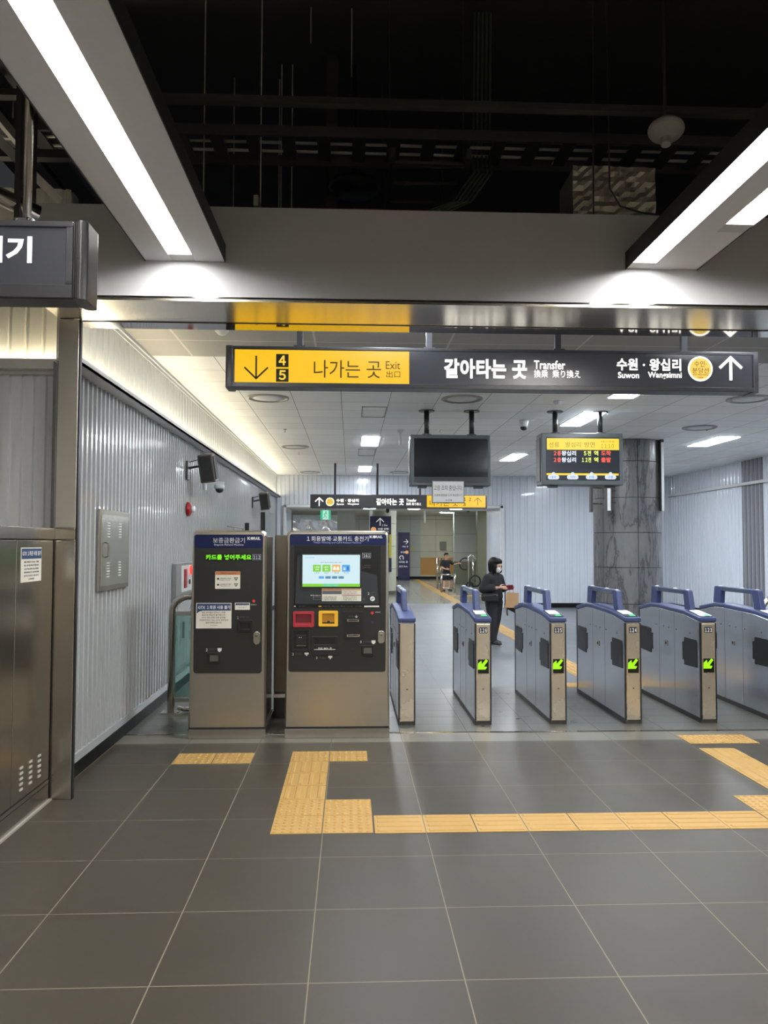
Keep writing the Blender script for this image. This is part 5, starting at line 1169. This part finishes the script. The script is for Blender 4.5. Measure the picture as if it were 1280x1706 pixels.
for dx, z, r in ((.1, .32, .2), (-.1, .16, .12)):
    MB().tube([(a.x+dx+r*math.cos(k*math.pi/10), cyy-.05, z+r*math.sin(k*math.pi/10)) for k in range(21)], .035, 8, cap=False).lathe([(.03, cyy-.08), (.03, cyy)], (a.x+dx, 0, z), 10, 'y').build('wheel', black_m, t, smooth=True)
MB().tube([(a.x-.25+.22*math.cos(k), cyy, .95+.22*math.sin(k)) for k in [1.2+i*.25 for i in range(16)]], .025, 8).build('cable_loop', black_m, t, smooth=True)
MB().box(fx(757)-.1, fx(757)+.1, 36.9, 37.1, 0, 3.05).build('white_post', paint_w, tag=('slim pale post right of the ochre panel', 'post'))
def far_lamp(cx, cy, w, l, lb, z=3.05):
    t = thing('tube_light', (cx, cy, z-.02), lb, 'ceiling light', 'lights of the far hall')
    MB().box(cx-w/2-.03, cx+w/2+.03, cy-l/2-.03, cy+l/2+.03, z-.01, z).build('frame', paint_w, t)
    MB().box(cx-w/2, cx+w/2, cy-l/2, cy+l/2, z-.02, z-.01).build('diffuser', E_panel, t)
for cx, cy, w, l, lb in ((4.5, 33.5, 1.3, .3, 'long lit lamp just under the ceiling of the far hall'), (1.5, 30.5, 1.2, .3, 'added lamp of the far hall, unseen behind the round pillar'), (6.5, 28, 1.2, .3, 'added lamp of the far hall, unseen at the right'), (-1, 27, 1.2, .3, 'added lamp of the far hall, unseen behind the shutter'), (3.2, 25.5, 1.2, .3, 'added lamp of the far hall, unseen just behind the opening')): far_lamp(cx, cy, w, l, lb)  # all but the first are unseen lamps added to brighten the far hall
for px, lb in ((615, 'round lit downlight in the opening soffit, leftmost'), (688, 'round lit downlight in the opening soffit, middle'), (758, 'round lit downlight in the opening soffit, rightmost')):
    p = P(px, 848.5, 'z', 2.67); MB().lathe([(.17, 2.66), (.17, 2.67)], (p.x, 21.9, 0), 20).build('soffit_downlight', E_panel, tag=(lb, 'downlight', 'lit downlights in the opening soffit'))
p = P(646, 851, 'y', 21.6)
t = thing('dome_camera', (p.x, 21.6, 2.5), 'black dome camera under the far opening soffit', 'security camera')
MB().lathe([(.07, 2.67), (.07, 2.63)], (p.x, 21.6, 0), 16).build('mount', sign_k, t); MB().lathe([(.065, 2.63), (.06, 2.58), (.03, 2.54), (.001, 2.53)], (p.x, 21.6, 0), 16).build('dome', black_m, t, smooth=True)
p = P(780.5, 860, 'y', 27.0)
t = thing('dome_camera', (p.x, 27, 2.8), 'white dome camera hanging in the far hall near the pier', 'security camera')
MB().lathe([(.09, 3.05), (.09, 2.95)], (p.x, 27, 0), 16).build('mount', paint_w, t); MB().lathe([(.085, 2.95), (.08, 2.86), (.04, 2.80), (.001, 2.79)], (p.x, 27, 0), 16).build('dome', sign_k, t, smooth=True)
p = P(708, 870, 'y', 28.0)
t = thing('hanging_detector', (p.x, 28, 2.3), 'slim white stem hanging from the far hall ceiling', 'antenna')
MB().lathe([(.1, 3.05), (.1, 3.0), (.04, 2.96)], (p.x, 28, 0), 16).build('base', paint_w, t); MB().tube([(p.x, 28, 2.96), (p.x, 28, 2.45)], .035, 10).build('stem', paint_w, t)

# ------------------------------------------------------------------ people
def skin(name, nodes, edges, m, parent, M, voxel=.010):
    """one continuous smooth surface: every edge of the skeleton swept between its two rounded nodes (x, y, z, rx, ry, rz), then merged"""
    bm = bmesh.new()
    def pts(n):
        x, y, z, rx = n[:4]; ry = n[4] if len(n) > 4 else rx; rz = n[5] if len(n) > 5 else min(rx, ry); out = [(x, y, z+rz), (x, y, z-rz)]
        for i in range(1, 8):
            a_ = math.pi*i/8
            for j in range(14):
                b_ = 2*math.pi*j/14; out.append((x+rx*math.sin(a_)*math.cos(b_), y+ry*math.sin(a_)*math.sin(b_), z+rz*math.cos(a_)))
        return out
    for p, q in edges:
        b2 = bmesh.new()
        for c in pts(nodes[p])+pts(nodes[q]): b2.verts.new(c)
        bmesh.ops.convex_hull(b2, input=b2.verts, use_existing_faces=False)
        lone = [v for v in b2.verts if not v.link_faces]
        if lone: bmesh.ops.delete(b2, geom=lone, context='VERTS')
        mp_ = {v: bm.verts.new(v.co) for v in b2.verts}
        for f in b2.faces:
            bm.faces.new([mp_[v] for v in f.verts])
        b2.free()
    bmesh.ops.recalc_face_normals(bm, faces=bm.faces)
    me = bpy.data.meshes.new(name); bm.to_mesh(me); bm.free()
    o = bpy.data.objects.new(name, me); COL.objects.link(o)
    rm = o.modifiers.new('remesh', 'REMESH'); rm.mode = 'VOXEL'; rm.voxel_size = voxel
    sm = o.modifiers.new('smooth', 'SMOOTH'); sm.factor = .5; sm.iterations = 3 if voxel < .008 else 5
    dg = bpy.context.evaluated_depsgraph_get(); me2 = bpy.data.meshes.new_from_object(o.evaluated_get(dg)); bpy.data.objects.remove(o)
    o0 = ORG[parent.name]
    for v in me2.vertices: v.co = M @ v.co - o0
    me2.materials.clear(); me2.materials.append(m); me2.name = name
    for p in me2.polygons: p.use_smooth = True
    o = bpy.data.objects.new(name, me2); COL.objects.link(o); o.parent = parent; ORG[o.name] = o0; return o
skin_m = mat('skin_tone', (196, 152, 128), .55, var=.03); cloth_k = mat('black_cloth', (30, 31, 35), .85, var=.15, scale=40); hair_k = mat('black_hair', (10, 9, 10), .55, spec=.25, var=.2, scale=60)
def hand(nodes, edges, frm, wrist, d, side, pre, r=.009, curl=.5, L=.085):
    """five-fingered hand; d = direction of the fingers, side = direction of the thumb"""
    w = Vector(wrist); d = Vector(d).normalized(); s = Vector(side); s = (s - d*s.dot(d)).normalized(); n = d.cross(s)
    palm = w + d*.045; nodes[pre+'w'] = (*w, .022, .018); nodes[pre+'p'] = (*palm, .030, .016); edges += [(frm, pre+'w'), (pre+'w', pre+'p')]
    for i, (off, ln) in enumerate(((-.028, .062), (-.010, .075), (.009, .082), (.027, .075))):
        off = off; a = palm + d*.03 + s*off*.8; b = a + d*ln*.55 - n*ln*curl*.2; c = b + d*ln*.35 - n*ln*curl*.7
        k = f'{pre}f{i}'; nodes[k+'a'] = (*a, r*1.05); nodes[k+'b'] = (*b, r); nodes[k+'c'] = (*c, r*.8); edges += [(pre+'p', k+'a'), (k+'a', k+'b'), (k+'b', k+'c')]
    a = w + d*.025 + s*.032; b = a + d*.03 + s*.018; nodes[pre+'t1'] = (*a, r*1.2); nodes[pre+'t2'] = (*b, r); nodes[pre+'t3'] = (*(b + d*.025 - n*.01), r*.85)
    edges += [(pre+'p', pre+'t1'), (pre+'t1', pre+'t2'), (pre+'t2', pre+'t3')]
# woman: faces right (+x), looking down at her phone; near side is her right side
wp = P(824, 1072, 'y', 13.0)
t = thing('person', (wp.x, 13.0, 0), 'person in black clothes and white face mask walking with a red phone', 'person')
ANG = math.radians(-48)
M = Matrix.Translation((wp.x, 13.0, 0)) @ Matrix.Rotation(ANG, 4, 'Z')
BACK = Matrix.Rotation(-ANG, 4, 'Z')
N_ = {'pelvis': (0, 0, .80, .10, .13), 'waist': (-.02, 0, .95, .09, .12), 'chest': (-.02, 0, 1.09, .095, .14), 'neck0': (0, 0, 1.18, .05, .05), 'neck': (.02, 0, 1.215, .045, .045), 'head0': (.065, 0, 1.265, .058, .058), 'head1': (.06, 0, 1.335, .08, .075), 'head2': (.035, 0, 1.39, .065, .06), 'nose': (.142, 0, 1.285, .013, .011)}
E_ = [('pelvis', 'waist'), ('waist', 'chest'), ('chest', 'neck0'), ('neck0', 'neck'), ('neck', 'head0'), ('head0', 'head1'), ('head1', 'head2'), ('head0', 'nose')]
ARM = ((-1, 'r', (-.05, -.245, .935), (.17, -.10, .965)), (1, 'l', (.0, .225, .93), (.17, .11, .955)))
for s, pre, el, wr in ARM:
    N_[pre+'s'] = (-.01, s*.155, 1.125, .05, .05); N_[pre+'e'] = (*el, .037); N_[pre+'m'] = (*((Vector(el)+Vector(wr))/2), .034)
    E_ += [('chest', pre+'s'), (pre+'s', pre+'e'), (pre+'e', pre+'m')]
    N_[pre+'q'] = (*(Vector(wr)*.9+Vector(el)*.1), .023); E_ += [(pre+'m', pre+'q')]
    hand(N_, E_, pre+'q', wr, (.8, .55 if s < 0 else -.15, .0), (-.2, .1 if s < 0 else -.2, 1), pre+'h')
    kx, ax = ((.02, .035), (-.02, -.10))[s > 0]
    N_[pre+'hip'] = (0, s*.075, .74, .085, .085); N_[pre+'k'] = (kx, s*.075, .43, .055); N_[pre+'a'] = (ax, s*.075, .09, .036); N_[pre+'heel'] = (ax-.01, s*.075, .05, .035); N_[pre+'t'] = (ax+.15, s*.085, .035, .026)
    E_ += [('pelvis', pre+'hip'), (pre+'hip', pre+'k'), (pre+'k', pre+'a'), (pre+'a', pre+'heel'), (pre+'heel', pre+'t')]
skin('body', N_, E_, skin_m, t, M, .0055)
J = {'b': (-.02, 0, .80, .15, .185, .115), 'w': (-.03, 0, .92, .145, .18), 'c': (-.025, 0, 1.07, .13, .175), 'n': (-.0, 0, 1.165, .085, .105)}
JE = [('b', 'w'), ('w', 'c'), ('c', 'n')]
for s, pre, el, wr in ARM:
    J[pre+'s'] = (-.015, s*.155, 1.105, .082); J[pre+'e'] = (*el, .068); J[pre+'w'] = (*(Vector(wr)*.62+Vector(el)*.38), .058); JE += [('c', pre+'s'), (pre+'s', pre+'e'), (pre+'e', pre+'w')]
skin('jacket', J, JE, cloth_k, t, M)
T = {'p': (-.01, 0, .80, .12, .15)}; TE = []
for s, pre, k_, a_ in ((-1, 'r', (.02, .43), (.03, .075)), (1, 'l', (-.02, .43), (-.10, .075))):
    T[pre+'h'] = (-.005, s*.08, .71, .105, .10); T[pre+'k'] = (k_[0], s*.078, k_[1], .082); T[pre+'a'] = (a_[0], s*.075, a_[1], .066); TE += [('p', pre+'h'), (pre+'h', pre+'k'), (pre+'k', pre+'a')]
skin('trousers', T, TE, cloth_k, t, M)
shoe = mat('dark_shoe', (40, 40, 44), .6); sole = mat('pale_sole', (150, 148, 142), .6)
for s, ax in ((-1, .035), (1, -.10)):
    k = skin('shoe', {'h': (ax-.02, s*.075, .055, .045, .045), 'm': (ax+.07, s*.08, .05, .04, .042), 't': (ax+.15, s*.085, .038, .028, .036)}, [('h', 'm'), ('m', 't')], shoe, t, M)
    m_ = MB().prism([(ax-.065, s*.08-.036), (ax+.11, s*.085-.04), (ax+.17, s*.085-.03), (ax+.185, s*.085), (ax+.17, s*.085+.03), (ax+.11, s*.085+.04), (ax-.065, s*.08+.034)], 'z', .0, .02); m_.rot(M); m_.build('sole', sole, k, bevel=.006)
skin('hair', {'b': (.0, 0, 1.345, .105, .112, .125), 'a': (-.03, 0, 1.25, .065, .09, .06), 'd': (.085, 0, 1.385, .062, .085, .055), 'rl': (.045, -.080, 1.30, .058, .030, .06), 'rl2': (.055, -.082, 1.235, .050, .022, .045), 'll': (.045, .080, 1.30, .058, .030, .06), 'll2': (.055, .082, 1.235, .050, .022, .045)},
     [('a', 'b'), ('b', 'd'), ('b', 'rl'), ('rl', 'rl2'), ('b', 'll'), ('ll', 'll2')], hair_k, t, M, .008)
skin('face_mask', {'a': (.096, 0, 1.275, .046, .060, .03), 'b': (.092, 0, 1.25, .046, .058, .03), 'c': (.082, 0, 1.228, .036, .046, .025)}, [('a', 'b'), ('b', 'c')], mat('mask_white', (224, 226, 228), .7), t, M, .007)
for s in (-1, 1):
    e = MB().lathe([(.001, -.006), (.008, -.004), (.010, 0), (.008, .004), (.001, .006)], (.137, s*.028, 1.312), 10, 'x'); e.rot(M); e.build('eye', black_m, t, smooth=True)
# held phone, paper bag, waist bag, umbrella
def held(name, pos, label, cat):
    p_ = M @ Vector(pos); return thing(name, tuple(p_), label, cat), Matrix.Translation(p_) @ Matrix.Rotation(math.radians(-12), 4, 'Z')
t2, Q = held('mobile_phone', (.285, .015, .965), 'dark red phone case held in front of the person in black', 'phone')
m_ = MB().prism(rrect(-.06, .075, -.045, .045, .012), 'y', -.008, .008); m_.rot(Q @ Matrix.Rotation(-.12, 4, 'Y') @ Matrix.Rotation(.5, 4, 'X')); m_.build('case', mat('wine_red', (118, 26, 42), .45), t2, bevel=.004)
bagm = mat('kraft_paper', (176, 142, 104), .8, var=.08, scale=8)
t2, Q = held('paper_bag', (.27, .10, .62), 'brown kraft paper bag hanging from the wrist of the person in black', 'bag')
m_ = MB(); A = [(-.10, -.05, .255), (.095, -.05, .265), (.095, .04, .265), (-.10, .04, .255)]; B = [(-.105, -.055, 0), (.115, -.055, .03), (.115, .05, .03), (-.105, .05, 0)]
va = [m_.bm.verts.new(p) for p in A]; vb = [m_.bm.verts.new(p) for p in B]
for i in range(4): m_._f([va[i], va[(i+1) % 4], vb[(i+1) % 4], vb[i]])
m_._f(vb); m_.rot(Q @ Matrix.Rotation(.12, 4, 'Y')); bo = m_.build('bag_body', bagm, t2)
so = bo.modifiers.new('s', 'SOLIDIFY'); so.thickness = .004
m_ = MB().tube([(-.03, -.05, .25), (-.02, -.05, .33), (.03, -.05, .33), (.04, -.05, .25)], .005, 6); m_.rot(Q); m_.build('bag_handle', bagm, t2)
t2, Q = held('folded_umbrella', (.25, .13, .45), 'black folded umbrella and strap hanging below the paper bag', 'umbrella')
m_ = MB().tube([(-.10, .0, .24), (-.02, .0, .17), (.06, -.0, .13), (.13, .0, .08), (.135, .0, .02)], [.015, .035, .035, .045, .035], 10).tube([(-.10, 0, .5), (-.10, 0, .24)], .008, 8); m_.rot(Q); m_.build('canopy', cloth_k, t2, smooth=True)
m_ = MB().tube([(-.06, .01, .22), (-.07, .0, .10), (-.06, -.01, .05)], .012, 8); m_.rot(Q); m_.build('strap', sign_k, t2, smooth=True)
t2, Q = held('waist_bag', (.055, -.17, .74), 'black waist bag with a pale zip worn at the side of the person in black', 'bag')
m_ = MB().prism(rrect(-.15, .13, .0, .13, .03), 'y', -.05, .03); m_.rot(Q); m_.build('pouch', mat('black_leather', (22, 22, 24), .4), t2, bevel=.015)
m_ = MB().tube([(-.12, -.053, .085), (.0, -.053, .098), (.10, -.053, .112)], .004, 6); m_.rot(Q); m_.build('zip', steel_mir, t2)
m_ = MB().lathe([(.010, -.056), (.010, -.05)], (.11, 0, .10), 10, 'y').prism([(-.145, .075), (-.11, .075), (-.09, .095), (-.13, .085)], 'y', -.056, -.05); m_.rot(Q); m_.build('buckle', steel_mir, t2)
# boy: faces us, right arm stretched out to the rail
by = 28.0; bp = P(744, 985, 'y', by)
t = thing('person', (bp.x, by, 0), 'boy in glasses, black shirt and shorts standing in the far hall', 'person')
M = Matrix.Translation((bp.x, by, 0)) @ Matrix.Rotation(math.radians(20), 4, 'Z')
N_ = {'pelvis': (0, 0, .74, .10, .075), 'waist': (0, 0, .88, .09, .065), 'chest': (0, 0, 1.02, .11, .07), 'neck0': (0, 0, 1.12, .04, .04), 'head0': (0, -.012, 1.20, .055, .06), 'head1': (0, -.012, 1.26, .07, .08, .07), 'head2': (0, 0, 1.30, .06, .07), 'nose': (0, -.09, 1.235, .012, .014)}
E_ = [('pelvis', 'waist'), ('waist', 'chest'), ('chest', 'neck0'), ('neck0', 'head0'), ('head0', 'head1'), ('head1', 'head2'), ('head0', 'nose')]
for s, pre, el, wr, hd_ in ((-1, 'r', (-.21, -.02, .86), (-.10, -.16, .79), (1, -.1, 0)), (1, 'l', (.26, -.03, .95), (.42, -.08, .99), (1, 0, 0))):
    N_[pre+'s'] = (s*.145, 0, 1.07, .042); N_[pre+'e'] = (*el, .03); N_[pre+'q'] = (*(Vector(wr)*.9+Vector(el)*.1), .021); E_ += [('chest', pre+'s'), (pre+'s', pre+'e'), (pre+'e', pre+'q')]
    hand(N_, E_, pre+'q', wr, hd_, (0, 0, 1), pre+'h', r=.008)
    ax = s*.11; N_[pre+'hip'] = (s*.07, 0, .68, .07); N_[pre+'k'] = (s*.09, 0, .40, .045); N_[pre+'a'] = (ax, 0, .09, .032); N_[pre+'heel'] = (ax, .0, .05, .03); N_[pre+'t'] = (ax+s*.03, -.13, .03, .024)
    E_ += [('pelvis', pre+'hip'), (pre+'hip', pre+'k'), (pre+'k', pre+'a'), (pre+'a', pre+'heel'), (pre+'heel', pre+'t')]
skin('body', N_, E_, skin_m, t, M, .0055)
skin('shirt', {'b': (0, 0, .76, .13, .10, .07), 'm': (0, 0, .88, .128, .092), 'c': (0, 0, 1.02, .14, .092), 'n': (0, 0, 1.09, .06, .055, .04), 'rs': (-.15, 0, 1.06, .065), 're': (-.20, -.01, .92, .055), 'ls': (.15, 0, 1.06, .065), 'le': (.235, -.02, .98, .055)}, [('b', 'm'), ('m', 'c'), ('c', 'n'), ('c', 'rs'), ('rs', 're'), ('c', 'ls'), ('ls', 'le')], cloth_k, t, M)
skin('shorts', {'p': (0, 0, .74, .125, .095), 'rh': (-.075, 0, .64, .09), 'rk': (-.09, 0, .45, .078), 'lh': (.075, 0, .64, .09), 'lk': (.09, 0, .45, .078)}, [('p', 'rh'), ('rh', 'rk'), ('p', 'lh'), ('lh', 'lk')], cloth_k, t, M)
skin('hair', {'a': (0, .03, 1.28, .08, .07, .07), 'b': (0, .005, 1.33, .08, .088, .05), 'c': (0, -.055, 1.34, .055, .035, .03)}, [('a', 'b'), ('b', 'c')], hair_k, t, M)
for s in (-1, 1):
    skin('shoe', {'h': (s*.11, .02, .045, .04), 'm': (s*.12, -.06, .045, .04), 't': (s*.14, -.15, .035, .032)}, [('h', 'm'), ('m', 't')], black_m, t, M)
    m_ = MB().tube([(s*.035+.026*math.cos(k*math.pi/6), -.10, 1.275+.02*math.sin(k*math.pi/6)) for k in range(13)], .004, 6, cap=False); m_.rot(M); m_.build('glasses', black_m, t)
